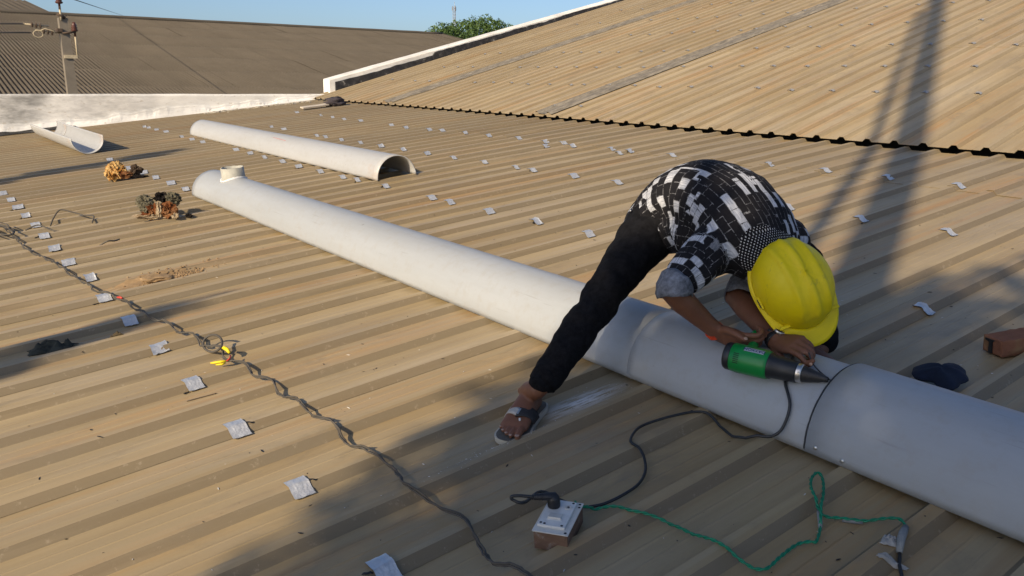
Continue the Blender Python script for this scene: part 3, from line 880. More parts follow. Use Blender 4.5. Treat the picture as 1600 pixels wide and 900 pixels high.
CAB = [(0.455, 7.265), (0.539, 6.845), (0.57, 6.329), (0.578, 5.922), (0.596, 5.697), (0.609, 5.615), (0.642, 5.409), (0.672, 5.158), (0.681, 4.911), (0.701, 4.752), (0.715, 4.622), (0.724, 4.457), (0.76, 4.342), (0.782, 4.204), (0.795, 4.093), (0.804, 3.979), (0.816, 3.889), (0.824, 3.795), (0.845, 3.714), (0.86, 3.617), (0.863, 3.526), (0.869, 3.454), (0.895, 3.406), (0.898, 3.311), (0.889, 3.252), (0.905, 3.197), (0.933, 3.149), (0.915, 3.057), (0.919, 2.992), (0.947, 2.895), (0.938, 2.798), (0.956, 2.725), (0.962, 2.666), (0.947, 2.58), (0.951, 2.533), (0.965, 2.472), (0.965, 2.419), (0.964, 2.337), (0.981, 2.278), (0.982, 2.217), (0.977, 2.176), (0.963, 2.079), (0.974, 2.017), (0.988, 1.943), (0.996, 1.863), (0.983, 1.793), (0.969, 1.754), (0.972, 1.721), (0.98, 1.668), (0.987, 1.617), (0.999, 1.516), (0.989, 1.453), (0.975, 1.398), (0.965, 1.352), (0.956, 1.308), (0.978, 1.276), (0.987, 1.218), (1.0, 1.1), (1.02, 0.8), (1.0, 0.3)]
cb = empty('twisted_cable', (0.87, 3.1, zl(0.87)))
CO = Vector((0.87, 3.1, zl(0.87)))
tag(cb, 'twisted dusty black twin cable snaking across the roof at left, taped yellow', 'cable')
base_pts = drape(CAB, 0.0045, 0.02, 6, 0.006, 3)
for ph, sd, md in ((0.0, 1, 'blk_dusty'), (math.pi, 2, 'blk_dusty')):
    V, F = twist(base_pts, 0.0028, 0.0031, 3.2, 0.011, 2.2, sd * 17, ph)
    V = [q - CO for q in V]
    obj('wire', V, F, MAT[md], cb, True)
lp = []
for k in range(21):
    w = 2 * math.pi * k / 20
    lp.append(Vector((0.915 + 0.028 * math.cos(w), 3.19 + 0.085 * math.sin(w), zl(0.915) + 0.045 + 0.022 * math.cos(w))) - CO)
V, F = tube_vf(lp, 0.0048, 7, False); obj('loop', V, F, MAT['blk_dusty'], cb, True)
for (c, md, pth, r_) in ((0, 'yel', [(0.926, 3.10, .058), (0.928, 3.085, .065), (0.932, 3.06, .062), (0.934, 3.045, .050)], [0.006, 0.011, 0.011, 0.007]),
                         (0, 'yel', [(0.900, 2.985, .045), (0.882, 2.995, .043), (0.865, 3.005, .042), (0.850, 3.012, .043)], [0.005, 0.008, 0.0075, 0.003]),
                         (0, 'yel', [(0.895, 2.975, .042), (0.880, 2.972, .040), (0.862, 2.985, .040)], [0.004, 0.006, 0.003]),
                         (0, 'red', [(0.930, 3.02, .048), (0.918, 2.995, .045), (0.902, 2.985, .043)], [0.004, 0.005, 0.004]),
                         (0, 'red', [(0.775, 4.215, .046), (0.785, 4.195, .048), (0.79, 4.18, .046)], [0.006, 0.008, 0.006])):
    V, F = tube_vf([Vector((x, y, zl(x) + z * 0.8)) - CO for x, y, z in pth], [k_ * 0.72 for k_ in r_], 7); obj('tape_joint', V, F, MAT[md], cb, True)
# tangle where the cable comes in from the left
tg = []
for k in range(24):
    w = k * 0.75
    tg.append(Vector((0.50 + 0.07 * math.cos(w) + 0.05 * nz(k * .3, 1), 6.55 + 0.26 * math.sin(w * 0.93) + 0.1 * nz(k * .3, 9), zl(0.5) + 0.045 + 0.03 * nz(k * 0.2, 4) + 0.02)) - CO)
V, F = tube_vf(catmull(tg, 4), 0.0042, 6); obj('tangle', V, F, MAT['blk_dusty'], cb, True)

def scrap(name, label, pts, r_, mt, cat, zoff=0.0):
    P = [Vector((x, y, zroof(x, y) + z + r_ + zoff)) for x, y, z in pts]
    c0 = P[0].copy()
    V, F = tube_vf([q - c0 for q in catmull(P, 5)], r_, 6)
    return tag(obj(name, V, F, MAT[mt], None, True, c0), label, cat)
scrap('wire_scrap', 'loose arched end of black wire beside a foil patch', [(0.83, 6.62, .003), (0.87, 6.70, .03), (0.92, 6.74, .06), (0.98, 6.70, .05), (1.05, 6.62, .04), (1.10, 6.52, .03), (1.07, 6.42, .01)], 0.005, 'blk_dusty', 'wire')
scrap('wire_scrap', 'short black wire stub lying between two foil patches at left', [(0.66, 6.52, .01), (0.74, 6.50, .02), (0.80, 6.40, .015), (0.86, 6.30, .004)], 0.005, 'blk_dusty', 'wire')
scrap('twig', 'small forked dark twig right of the cable tangle', [(0.96, 5.62, .002), (1.0, 5.55, .012), (1.05, 5.60, .02), (1.09, 5.66, .012)], 0.005, 'blk_dusty', 'twig')
scrap('twig', 'thin brown stick lying below a foil patch at lower left', [(0.70, 2.80, .0), (0.75, 2.795, .0), (0.80, 2.79, .0)], 0.0022, 'bark', 'twig')

# green twisted flex
GRN = [(1.219, 1.343), (1.237, 1.333), (1.269, 1.333), (1.294, 1.325), (1.314, 1.3), (1.327, 1.257), (1.352, 1.216), (1.374, 1.174), (1.383, 1.121), (1.381, 1.072), (1.382, 1.016), (1.376, 0.976), (1.384, 0.939), (1.402, 0.919), (1.423, 0.918), (1.465, 0.923), (1.526, 0.925), (1.557, 0.912), (1.567, 0.903), (1.616, 0.925), (1.672, 0.962), (1.711, 0.982), (1.766, 1.021), (1.783, 1.047), (1.747, 1.04), (1.707, 1.013), (1.677, 0.976), (1.662, 0.949), (1.685, 0.921), (1.713, 0.881), (1.749, 0.838), (1.758, 0.812), (1.733, 0.784), (1.718, 0.782)]
gz = drape(GRN, 0.003, 0.012, 6)
gz[0].z += 0.02
for i in range(min(14, len(gz))): gz[i].z += 0.03 * (1 - i / 14) ** 1.2 + 0.012 * math.sin(i / 14 * math.pi)
n_g = len(gz)
for i in range(n_g): 
    t = i / n_g
    if 0.58 < t < 0.78: gz[i].z += 0.010
gc = empty('green_flex', gz[0].copy()); GO = gz[0].copy()
tag(gc, 'green twisted flex looping from the switch box over the roof at bottom right', 'cable')
for ph in (0, math.pi):
    V, F = twist(gz, 0.0021, 0.0024, 24, 0.004, 0.0, 5, ph, 6); obj('wire', [q - GO for q in V], F, MAT['grn'], gc, True)
MAT['gtape'] = simple('grey_old_tape', (0.22, 0.23, 0.23), 0.7, 0, 0.3, 60)
def ontube(name, pts, r_, mt):
    V, F = tube_vf([Vector((x, y, zroof(x, y) + z)) - GO for x, y, z in pts], r_, 8); return obj(name, V, F, MAT[mt], gc, True)
ontube('tape_joint', [(1.675, 0.968, .016), (1.655, 0.953, .018), (1.635, 0.937, .016), (1.62, 0.927, .012)], [0.005, 0.0058, 0.0058, 0.005], 'gtape')
ontube('tape_joint', [(1.69, 0.914, .008), (1.703, 0.896, .008), (1.716, 0.877, .008)], [0.0045, 0.0052, 0.0045], 'gtape')
ontube('tape_joint', [(1.735, 0.786, .008), (1.705, 0.776, .012), (1.675, 0.765, .012), (1.652, 0.754, .010)], [0.007, 0.0095, 0.009, 0.007], 'gtape')
ontube('black_tail', [(1.66, 0.757, .009), (1.629, 0.739, .010), (1.585, 0.706, .008), (1.5, 0.64, .006)], 0.0042, 'blk')
MAT['rag'] = simple('pale_grey_rag', (0.34, 0.33, 0.31), 0.95, 0, 0.3, 40, 0.4)
def rag_vf(c, lx, ly, h_, seed, ang, nx=18, ny=14):
    V, F = [], []
    for i in range(nx + 1):
        for j in range(ny + 1):
            u = i / nx - .5; v = j / ny - .5
            x = u * lx * (1 + .3 * nz(v * 3, seed)); y = v * ly * (1 + .35 * nz(u * 3, seed + 2))
            z = h_ * (abs(nz(u * 4 + seed, v * 4)) * 1.3 + 0.5 * abs(nz(u * 9, v * 9 + seed))) + 0.004
            z *= max(0.12, 1 - (abs(u * 2) ** 3)) * max(0.12, 1 - abs(v * 2) ** 3)
            xx = x * math.cos(ang) - y * math.sin(ang) + c[0]; yy = x * math.sin(ang) + y * math.cos(ang) + c[1]
            V.append((xx, yy, zroof(xx, yy) + z + 0.003))
    for i in range(nx):
        for j in range(ny):
            b = i * (ny + 1) + j; F.append([b, b + ny + 1, b + ny + 2, b + 1])
    return V, F
def rag(name, label, c, lx, ly, h_, seed, ang, mt, cat, zb=0.0):
    V, F = rag_vf(c, lx, ly, h_, seed, ang)
    z0 = zroof(*c); V = [(q[0] - c[0], q[1] - c[1], q[2] - z0) for q in V]
    o = obj(name, V, F, mt, None, True, (c[0], c[1], z0 + zb))
    md = o.modifiers.new('thickness', 'SOLIDIFY'); md.thickness = 0.0025
    return tag(o, label, cat)
rag('rag', 'small pale torn rag by the taped end of the green flex', (1.668, 0.785), 0.035, 0.035, 0.012, 4, 0.4, MAT['rag'], 'rag')
rag('rag', 'flat strip of pale torn rag under the black tail of the green flex', (1.622, 0.752), 0.06, 0.016, 0.008, 8, -0.9, MAT['rag'], 'rag')

BX = Matrix.Translation((1.158, 1.326, zl(1.158) + 0.006)) @ Matrix.Rotation(R(-5.8), 4, 'Y') @ Matrix.Rotation(math.atan2(0.54, 0.84), 4, 'Z') @ Matrix.Diagonal((0.92, 0.96, 0.88, 1))
PGM = BX @ Matrix.Translation((0.030, 0.020, 0.0665))
# gun cord: from the gun handle over the pipe, along the roof to the plug
def on_pipe(w, y, lift=0.004):
    return Vector((CX - (PR + 0.004 + lift) * math.cos(R(w)), y, CZ + (PR + 0.004 + lift) * math.sin(R(w))))
CORD = [(1.818, 1.297), (1.822, 1.345), (1.845, 1.41), (1.856, 1.467), (1.835, 1.499), (1.789, 1.521), (1.71, 1.551), (1.66, 1.555), (1.614, 1.535), (1.568, 1.501), (1.561, 1.457), (1.539, 1.415), (1.499, 1.376), (1.448, 1.349), (1.382, 1.336), (1.328, 1.338), (1.281, 1.358)]
cz = [Vector((2.02, 1.40, 0.47)), Vector((2.05, 1.36, 0.45)), on_pipe(84, 1.315, .006), on_pipe(62, 1.285), on_pipe(46, 1.262), on_pipe(28, 1.215, .006), on_pipe(8, 1.215, .010), Vector((1.846, 1.235, zl(1.84) + 0.046)), Vector((1.828, 1.268, zl(1.83) + 0.042))]
cz = catmull(cz, 5) + drape(CORD, 0.0042, 0.012, 5) + [Vector((1.262, 1.385, zl(1.26) + 0.010))] + catmull([Vector((1.235, 1.415, zl(1.23) + 0.026)), Vector((1.195, 1.445, zl(1.2) + 0.052)), PGM @ Vector((-0.026, 0.070, 0.016)), PGM @ Vector((-0.036, 0.096, 0.026)), PGM @ Vector((-0.036, 0.100, 0.036)), PGM @ Vector((-0.030, 0.084, 0.038)), PGM @ Vector((-0.022, 0.058, 0.035)), PGM @ Vector((-0.017, 0.042, 0.034))], 5)
V, F = tube_vf([q - cz[0] for q in cz], 0.0042, 8)
cord_geo = ([q + cz[0] for q in V], F)

# ------------------------------------------------------------------ switch box and plug
sb = empty('switch_box'); sb.matrix_world = BX
tag(sb, 'small wooden switch box with white socket plate standing on the roof', 'switch box')
wd = M('old_brown_wood', 0.8); p = wd.pos('Object')
f = wd.noise(wd.map(p, (12, 60, 90)), 1.0, 5, 0.7); f2 = wd.noise(p, 45, 4, 0.7)
c = wd.mix(f, (0.10, 0.055, 0.035), (0.24, 0.14, 0.09)); c = wd.mix(wd.math('MULTIPLY', wd.ramp(f2, [(0.55, 0), (0.72, 1)]), 0.6), c, (0.30, 0.27, 0.24)); wd.color(c); wd.bump(f, 0.5, 0.004)
wp = simple('yellowed_white_plastic', (0.62, 0.60, 0.55), 0.4, 0, 0.14, 40)
wp2 = simple('white_plastic', (0.66, 0.66, 0.64), 0.35, 0, 0.12, 60)
dk = simple('dark_hole', (0.02, 0.02, 0.02), 0.7)
def part(name, c, d, bev, mt, parent, smooth=False):
    V, F = box_vf((0, 0, 0), d, bev); return obj(name, V, F, mt, parent, smooth, c)
for (c, d) in (((-0.066, 0, 0.027), (0.010, 0.086, 0.054)), ((0.066, 0, 0.027), (0.010, 0.086, 0.054)), ((0, -0.0385, 0.0268), (0.122, 0.009, 0.0536)), ((0, 0.0385, 0.0268), (0.122, 0.009, 0.0536))):
    part('side_board', c, d, 0.0012, wd.m, sb)
part('face_plate', (0, 0, 0.0560), (0.150, 0.092, 0.0035), 0.0016, wp, sb)
md_ = part('socket_module', (0.004, 0.003, 0.0615), (0.118, 0.070, 0.0080), 0.002, wp2, sb)
rk = part('rocker', (-0.018, 0.0, 0.0058), (0.024, 0.034, 0.006), 0.0018, wp, md_); rk.rotation_euler = (0, R(8), 0)
part('rocker_frame', (-0.018, 0.0, 0.0042), (0.030, 0.040, 0.0015), 0.0005, wp2, md_)
V, F = lathe_vf([(0.010, 0.0), (0.010, 0.0018), (0.0075, 0.0022), (0.005, 0.0012)], 18); obj('socket_hole', V, F, wp, md_, True, (0.030, -0.020, 0.004))
V, F = lathe_vf([(0.0035, 0.0), (0.0035, 0.0003)], 12); h1 = mesh('hole', V, F, dk)
for q in ((0.030, -0.020, 0.0058), (0.052, -0.027, 0.0042), (-0.052, -0.026, 0.0042), (-0.050, 0.028, 0.0042), (-0.052, 0.018, 0.0042), (0.050, 0.026, 0.0042)):
    o = link('hole', h1, md_); o.location = q
for q in ((0.066, -0.038, 0.0581), (-0.066, -0.037, 0.0581), (0.052, -0.040, 0.0581)):
    o = link('screw_hole', h1, sb); o.location = q
pg = empty('mains_plug'); pg.matrix_world = PGM
tag(pg, 'black angled mains plug pushed into the switch box socket', 'plug')
MAT['plug'] = simple('black_rubber', (0.018, 0.018, 0.02), 0.45, 0, 0.3, 80)
V, F = lathe_vf([(0.0155, 0.0), (0.0165, 0.004), (0.0165, 0.020), (0.0150, 0.030), (0.010, 0.036)], 20); obj('plug_body', V, F, MAT['plug'], pg, True)
arm = catmull([(0.004, -0.002, 0.028), (-0.006, 0.010, 0.033), (-0.014, 0.028, 0.034), (-0.020, 0.046, 0.034)], 4)
V, F = tube_vf(arm, [0.013 - 0.0055 * i / (len(arm) - 1) for i in range(len(arm))], 12); obj('plug_arm', V, F, MAT['plug'], pg, True)
for k in range(5):
    q = Vector((-0.0125 - 0.002 * k, 0.024 + 0.0058 * k, 0.034))
    V, F = tube_vf([q, q + Vector((-0.0008, 0.0028, 0))], 0.0108 - 0.0008 * k, 12); obj('strain_ridge', V, F, MAT['plug'], pg, True)

# ------------------------------------------------------------------ heat gun
GR = Vector((1.880, 1.432, 0.408)); GT = Vector((1.960, 1.158, 0.402))
gd = (GT - GR).normalized()
hd = Vector((0.115, 0.085, 0.035)).normalized(); hd = (hd - gd * hd.dot(gd)).normalized()
gs = gd.cross(hd)
GM = Matrix(((hd.x, gs.x, gd.x, GR.x), (hd.y, gs.y, gd.y, GR.y), (hd.z, gs.z, gd.z, GR.z), (0, 0, 0, 1)))   # local z along the barrel, x along the handle
if GM.determinant() < 0:
    for r_ in range(3): GM[r_][1] = -GM[r_][1]
gun = empty('heat_gun'); gun.matrix_world = GM
tag(gun, 'green and black heat gun held on the pipe seam by the worker', 'heat gun')
gg = simple('gun_green', (0.004, 0.23, 0.045), 0.35, 0, 0.10, 60)
gk = simple('gun_black', (0.018, 0.020, 0.024), 0.42, 0, 0.25, 60)
gst = simple('gun_steel', (0.62, 0.60, 0.57), 0.28, 0.95, 0.12, 80)
gdk = simple('gun_nozzle', (0.05, 0.048, 0.048), 0.5, 0.6, 0.3, 60)
V, F = lathe_vf([(0.030, -0.004), (0.038, -0.002), (0.041, 0.004), (0.041, 0.016), (0.0405, 0.0185)], 32); o = obj('rear_cap', V, F, gk, gun, True)
V, F = lathe_vf([(0.040, 0.018), (0.0420, 0.020), (0.0425, 0.060), (0.0420, 0.118), (0.0405, 0.126), (0.038, 0.128)], 40); body = obj('body', V, F, gg, gun, True)
V, F = lathe_vf([(0.0385, 0.122), (0.0380, 0.134), (0.0340, 0.140), (0.0325, 0.176), (0.0300, 0.205), (0.0285, 0.208)], 36); obj('front_shroud', V, F, gk, gun, True)
V, F = lathe_vf([(0.0262, 0.200), (0.0270, 0.204), (0.0270, 0.220), (0.0255, 0.222)], 32); obj('clamp_ring', V, F, gst, gun, True)
V, F = box_vf((0, 0, 0), (0.006, 0.010, 0.014), 0.001); o = obj('clamp_screw', V, F, gst, gun, False, (0.0, -0.0285, 0.212))
V, F = lathe_vf([(0.0245, 0.216), (0.0225, 0.228), (0.0135, 0.268), (0.0080, 0.282), (0.0078, 0.290), (0.006, 0.291), (0.0055, 0.284)], 28); obj('nozzle', V, F, gdk, gun, True)
# slots round the rear of the body
V, F = box_vf((0, 0, 0), (0.0016, 0.0022, 0.016), 0.0); slot = mesh('vent_slot', V, F, simple('slot_black', (0.008, 0.01, 0.009), 0.7))
for base_a in (130, 235, 20):
    for k in range(6):
        w = R(base_a + k * 7.5)
        o = link('vent_slot', slot, body); o.location = (0.0422 * math.cos(w), 0.0422 * math.sin(w), 0.040); o.rotation_euler = (0, 0, w)
# handle
hp = catmull([(0.020, 0, 0.060), (0.060, 0, 0.052), (0.105, 0, 0.040), (0.138, 0, 0.034)], 5)
V, F = tube_vf(hp, [0.021 - 0.003 * math.sin(i / (len(hp) - 1) * 3.14) for i in range(len(hp))], 16, True, 0.85); obj('handle', V, F, gg, gun, True)
V, F = tube_vf([(0.136, 0, 0.034), (0.150, 0, 0.031), (0.165, 0, 0.027)], [0.0195, 0.015, 0.006], 12); obj('handle_end', V, F, gk, gun, True)
GI = GM.inverted()
obj('power_cord', [GI @ q for q in cord_geo[0]], cord_geo[1], MAT['blk'], gun, True)
# label plate with lettering along the barrel, on the side towards the camera
lw = simple('label_white', (0.60, 0.63, 0.70), 0.4, 0, 0.08, 60)
lb = simple('label_blue', (0.02, 0.04, 0.16), 0.4)
def gun_dir():
    c_ = GM.inverted() @ Vector((0, 0, 1.194)); return math.atan2(c_.y, c_.x)
LA = gun_dir()
upv = (GM.inverted().to_3x3() @ Vector((0.25, 0.25, 1.0))); sgn = 1.0 if math.sin(math.atan2(upv.y, upv.x) - LA) > 0 else -1.0
lab_a = LA + sgn * R(46)
def on_barrel(name, w0, w1, z0, z1, rad, mt, parent, thick=0.0008):
    n = 10; V, F = [], []
    for z in (z0, z1):
        for k in range(n + 1):
            w = w0 + (w1 - w0) * k / n
            for rr in (rad, rad + thick): V.append((rr * math.cos(w), rr * math.sin(w), z))
    m_ = 2 * (n + 1)
    for k in range(n):
        b = 2 * k
        F += [[b + 1, b + 3, m_ + b + 3, m_ + b + 1], [b, b + 1, m_ + b + 1, m_ + b], ]
    return obj(name, V, F, mt, parent, True)
plate = on_barrel('label_plate', lab_a - R(11), lab_a + R(11), 0.056, 0.114, 0.0424, lw, body)
tc = bpy.data.curves.new('lettering', 'FONT'); tc.body = 'DAYXOM'; tc.size = 0.0145; tc.extrude = 0.0003; tc.align_x = 'CENTER'; tc.align_y = 'CENTER'
to = bpy.data.objects.new('lettering', tc); COL.objects.link(to); tc.materials.append(lb)
dg = bpy.context.evaluated_depsgraph_get(); tm = bpy.data.meshes.new_from_object(to.evaluated_get(dg)); bpy.data.objects.remove(to)
lt = link('lettering', tm, body)
out_ = Vector((math.cos(lab_a), math.sin(lab_a), 0)); zax = Vector((0, 0, 1)); upd = out_.cross(zax)
zax = -zax; upd = -upd
lt.matrix_local = Matrix(((zax.x, upd.x, out_.x, out_.x * 0.0437), (zax.y, upd.y, out_.y, out_.y * 0.0437), (zax.z, upd.z, out_.z, 0.085), (0, 0, 0, 1)))
tm.materials.clear(); tm.materials.append(lb)
# welding rod fed in by the left hand
rodp = [Vector((1.985, 1.235, 0.452)), Vector((1.976, 1.213, 0.428)), Vector((1.972, 1.185, 0.412)), Vector((1.968, 1.150, 0.400))]
V, F = tube_vf([q - rodp[0] for q in catmull(rodp, 4)], 0.0022, 8)
tag(obj('welding_rod', V, F, MAT['blk'], None, True, rodp[0].copy()), 'thin black welding rod pinched in the left hand above the seam', 'welding rod')

# ------------------------------------------------------------------ worker
def remesh(name, parts, voxel, smooth_it=4, fac=0.5):
    G = Geo()
    for v, f in parts: G.add(v, f)
    me = mesh(name + '_raw', G.v, G.f)
    o = link(name + '_raw', me)
    md = o.modifiers.new('r', 'REMESH'); md.mode = 'VOXEL'; md.voxel_size = voxel; md.use_smooth_shade = True
    m2 = o.modifiers.new('s', 'SMOOTH'); m2.factor = fac; m2.iterations = smooth_it
    d_ = bpy.context.evaluated_depsgraph_get(); d_.update()
    r_ = bpy.data.meshes.new_from_object(o.evaluated_get(d_)); r_.name = name
    bpy.data.objects.remove(o)
    r_.polygons.foreach_set('use_smooth', [True] * len(r_.polygons))
    return r_
def capsule(pts, rad, n=16):
    """closed tapered tube with rounded ends"""
    pts = [Vector(p) for p in pts]; rad = list(rad)
    d0 = (pts[0] - pts[1]).normalized(); d1 = (pts[-1] - pts[-2]).normalized()
    P, Q = [], []
    for a_ in (80, 55, 28): P.append(pts[0] + d0 * rad[0] * math.sin(R(a_))); Q.append(rad[0] * math.cos(R(a_)))
    P += pts; Q += rad
    for a_ in (28, 55, 80): P.append(pts[-1] + d1 * rad[-1] * math.sin(R(a_))); Q.append(rad[-1] * math.cos(R(a_)))
    return tube_vf(P, Q, n)
def limb(pts, rad, sub=5, n=16):
    c = catmull(pts, sub); m_ = len(c); k = len(rad) - 1
    q = []
    for i in range(m_):
        t = i / (m_ - 1) * k; a_ = min(int(t), k - 1); q.append(rad[a_] + (rad[a_ + 1] - rad[a_]) * (t - a_))
    return capsule(c, q, n)
def loft(secs, n=28):
    """secs: (centre, half-width vector, half-depth vector)"""
    V, F = [], []
    for c, a_, b_ in secs:
        for k in range(n):
            w = 2 * math.pi * k / n
            cw, sw = math.cos(w), math.sin(w)
            cw = math.copysign(abs(cw) ** 0.9, cw); sw = math.copysign(abs(sw) ** 0.9, sw)
            V.append(Vector(c) + Vector(a_) * cw + Vector(b_) * sw)
    for i in range(len(secs) - 1):
        for k in range(n): F.append([i * n + k, i * n + (k + 1) % n, (i + 1) * n + (k + 1) % n, (i + 1) * n + k])
    F.append(list(range(n))[::-1]); F.append([(len(secs) - 1) * n + k for k in range(n)])
    return V, F
def ellipsoid(c, M3, n=20):
    bm = bmesh.new(); bmesh.ops.create_uvsphere(bm, u_segments=n, v_segments=n // 2 + 2, radius=1.0)
    V = [Vector(c) + M3 @ v.co for v in bm.verts]; bm.verts.index_update()
    F = [[q.index for q in fc.verts] for fc in bm.faces]; bm.free(); return V, F
def basis(f, t):
    f = Vector(f).normalized(); t = Vector(t); t = (t - f * t.dot(f)).normalized(); return f, t

HIP_R = Vector((2.075, 1.93, 0.712)); HIP_L = Vector((2.25, 1.93, 0.715))
KN_R = Vector((1.755, 1.850, 0.500)); AN_R = Vector((1.470, 1.812, 0.262))
KN_L = Vector((2.51, 1.64, 0.590)); AN_L = Vector((2.440, 1.475, 0.350))
PEL = Vector((2.15, 1.925, 0.730))
SP = [Vector((2.15, 1.955, 0.695)), Vector((2.148, 1.885, 0.768)), Vector((2.142, 1.785, 0.816)), Vector((2.138, 1.67, 0.795)), Vector((2.135, 1.575, 0.725)), Vector((2.132, 1.510, 0.648))]
SH_R = Vector((1.985, 1.600, 0.680)); EL_R = Vector((1.785, 1.583, 0.590)); WR_R = Vector((1.945, 1.527, 0.440))
SH_L = Vector((2.295, 1.555, 0.672)); EL_L = Vector((2.135, 1.615, 0.512)); WR_L = Vector((2.030, 1.375, 0.438))
NECK = Vector((2.130, 1.482, 0.635)); HEAD = Vector((2.118, 1.410, 0.584))
# helmet axes: up through the crown, v towards the visor
HU = Vector((-0.54, -0.66, 0.52)).normalized(); HV = Vector((0.03, -0.60, -0.80)); HV = (HV - HU * HV.dot(HU)).normalized(); HS = HU.cross(HV)

def hand_parts(W, f, t, pn, fingers, thumb, sc=1.0):
    """palm from four metacarpals, then each finger its own chain of points; all in the hand frame (f, t, pn)"""
    P = []
    def L(q): return W + (f * q[0] + t * q[1] + pn * q[2]) * sc
    P.append(loft([(L((-0.01, 0, 0)), t * 0.027 * sc, pn * 0.019 * sc), (L((0.025, 0, 0)), t * 0.033 * sc, pn * 0.018 * sc), (L((0.06, 0.001, 0)), t * 0.040 * sc, pn * 0.0165 * sc), (L((0.088, 0.0, 0.0)), t * 0.040 * sc, pn * 0.013 * sc), (L((0.094, 0.0, 0.0)), t * 0.034 * sc, pn * 0.008 * sc)], 18))
    for pts, r0 in fingers:
        P.append(limb([L(q) for q in pts], [r0 * sc, r0 * 1.04 * sc, r0 * 0.92 * sc, r0 * 0.78 * sc], 4, 10))
    P.append(limb([L(q) for q in thumb], [0.017 * sc, 0.0125 * sc, 0.0105 * sc, 0.0085 * sc], 4, 10))
    return P
# right hand round the handle of the gun
fR, tR = basis((0.12, -0.95, -0.08), (-0.40, 0.0, 0.92)); pR = tR.cross(fR)
def curl(k0, up, ln, ang):
    """finger chain from the knuckle: three joints bending towards the palm"""
    pts = [(k0[0] - 0.02, k0[1], k0[2]), k0]; a_ = ang[0]; q = list(k0)
    for l_, d_ in zip(ln, ang):
        q = [q[0] + l_ * math.cos(R(d_)), q[1] + up, q[2] + l_ * math.sin(R(d_))]; pts.append(tuple(q))
    return pts
fingR = [(curl((0.090, 0.028, 0.0), 0.0, (0.044, 0.026, 0.020), (25, 95, 150)), 0.0090),
         (curl((0.093, 0.008, 0.0), 0.0, (0.046, 0.030, 0.021), (30, 105, 160)), 0.0092),
         (curl((0.090, -0.012, 0.0), 0.0, (0.043, 0.027, 0.020), (32, 108, 165)), 0.0088),
         (curl((0.082, -0.030, 0.0), 0.0, (0.034, 0.021, 0.018), (34, 108, 165)), 0.0078)]
thR = [(0.012, 0.018, -0.002), (0.045, 0.034, -0.008), (0.080, 0.036, -0.014), (0.112, 0.030, -0.018)]
# left hand: index and thumb pinch the rod, other fingers curled
fL, tL = basis((-0.25, -0.95, 0.20), (-0.80, 0.12, -0.50)); pL = fL.cross(tL)
pinch = rodp[1] + Vector((0, 0.002, 0.004))
def toL(p): d_ = Vector(p) - WR_L; return (d_.dot(fL), d_.dot(tL), d_.dot(pL))
pq = toL(pinch)
fingL = [([(0.068, 0.029, 0.0), (0.092, 0.030, -0.001), (0.128, 0.033, 0.010), (0.140, 0.036, 0.028), (pq[0] + 0.004, pq[1] - 0.002, pq[2] - 0.003)], 0.0090),
         (curl((0.094, 0.009, 0.0), 0.0, (0.045, 0.029, 0.022), (30, 105, 175)), 0.0092),
         (curl((0.090, -0.011, 0.0), 0.0, (0.042, 0.027, 0.020), (38, 115, 185)), 0.0088),
         (curl((0.082, -0.029, 0.0), 0.0, (0.033, 0.021, 0.018), (42, 118, 188)), 0.0078)]
thL = [(0.014, 0.020, 0.008), (0.046, 0.042, 0.026), (0.074, 0.050, 0.040), (pq[0] - 0.008, pq[1] + 0.004, pq[2] + 0.006)]

# right foot
ff, fs = basis((-0.86, -0.50, -0.088), (0.50, -0.86, 0.0))            # forward to the toes, fs towards the big toe
up_f = Vector((-TN, 0, 1)).normalized()
if fs.dot(Vector((0, -1, 0))) < 0: fs = -fs
HEEL = Vector((1.518, 1.884, zl(1.518) + 0.021))
def FT(a_, b_, c_): return HEEL + (ff * a_ + fs * b_ + up_f * c_) * 0.88
foot = [loft([(FT(-0.028, 0, 0.022), fs * 0.022, up_f * 0.018), (FT(0.0, 0, 0.030), fs * 0.031, up_f * 0.030), (FT(0.05, 0.002, 0.042), fs * 0.031, up_f * 0.042), (FT(0.10, 0.003, 0.036), fs * 0.036, up_f * 0.033), (FT(0.15, 0.004, 0.025), fs * 0.043, up_f * 0.022), (FT(0.185, 0.004, 0.017), fs * 0.045, up_f * 0.016), (FT(0.20, 0.004, 0.013), fs * 0.040, up_f * 0.011)], 20)]
for (b_, ln, r0, a0) in ((0.034, 0.048, 0.0128, 0.188), (0.012, 0.043, 0.0092, 0.195), (-0.006, 0.038, 0.0088, 0.190), (-0.0225, 0.034, 0.0084, 0.180), (-0.037, 0.028, 0.0082, 0.166)):
    foot.append(limb([FT(a0 - 0.03, b_ * 0.95, 0.016), FT(a0, b_, 0.017), FT(a0 + ln * 0.6, b_ * 1.10, 0.016), FT(a0 + ln * 1.12, b_ * 1.12, 0.010)], [r0 * 0.80, r0 * 0.80, r0 * 0.80, r0 * 0.74], 3, 10))
foot.append(limb([FT(0.02, 0, 0.035), FT(0.032, 0, 0.075), AN_R.lerp(KN_R, 0.06), AN_R.lerp(KN_R, 0.5), KN_R], [0.030, 0.031, 0.032, 0.036, 0.042], 5, 16))
for sgn_ in (-1, 1): foot.append(ellipsoid(FT(0.030, 0.030 * sgn_, 0.072), Matrix.Diagonal((0.013, 0.013, 0.013)), 10))
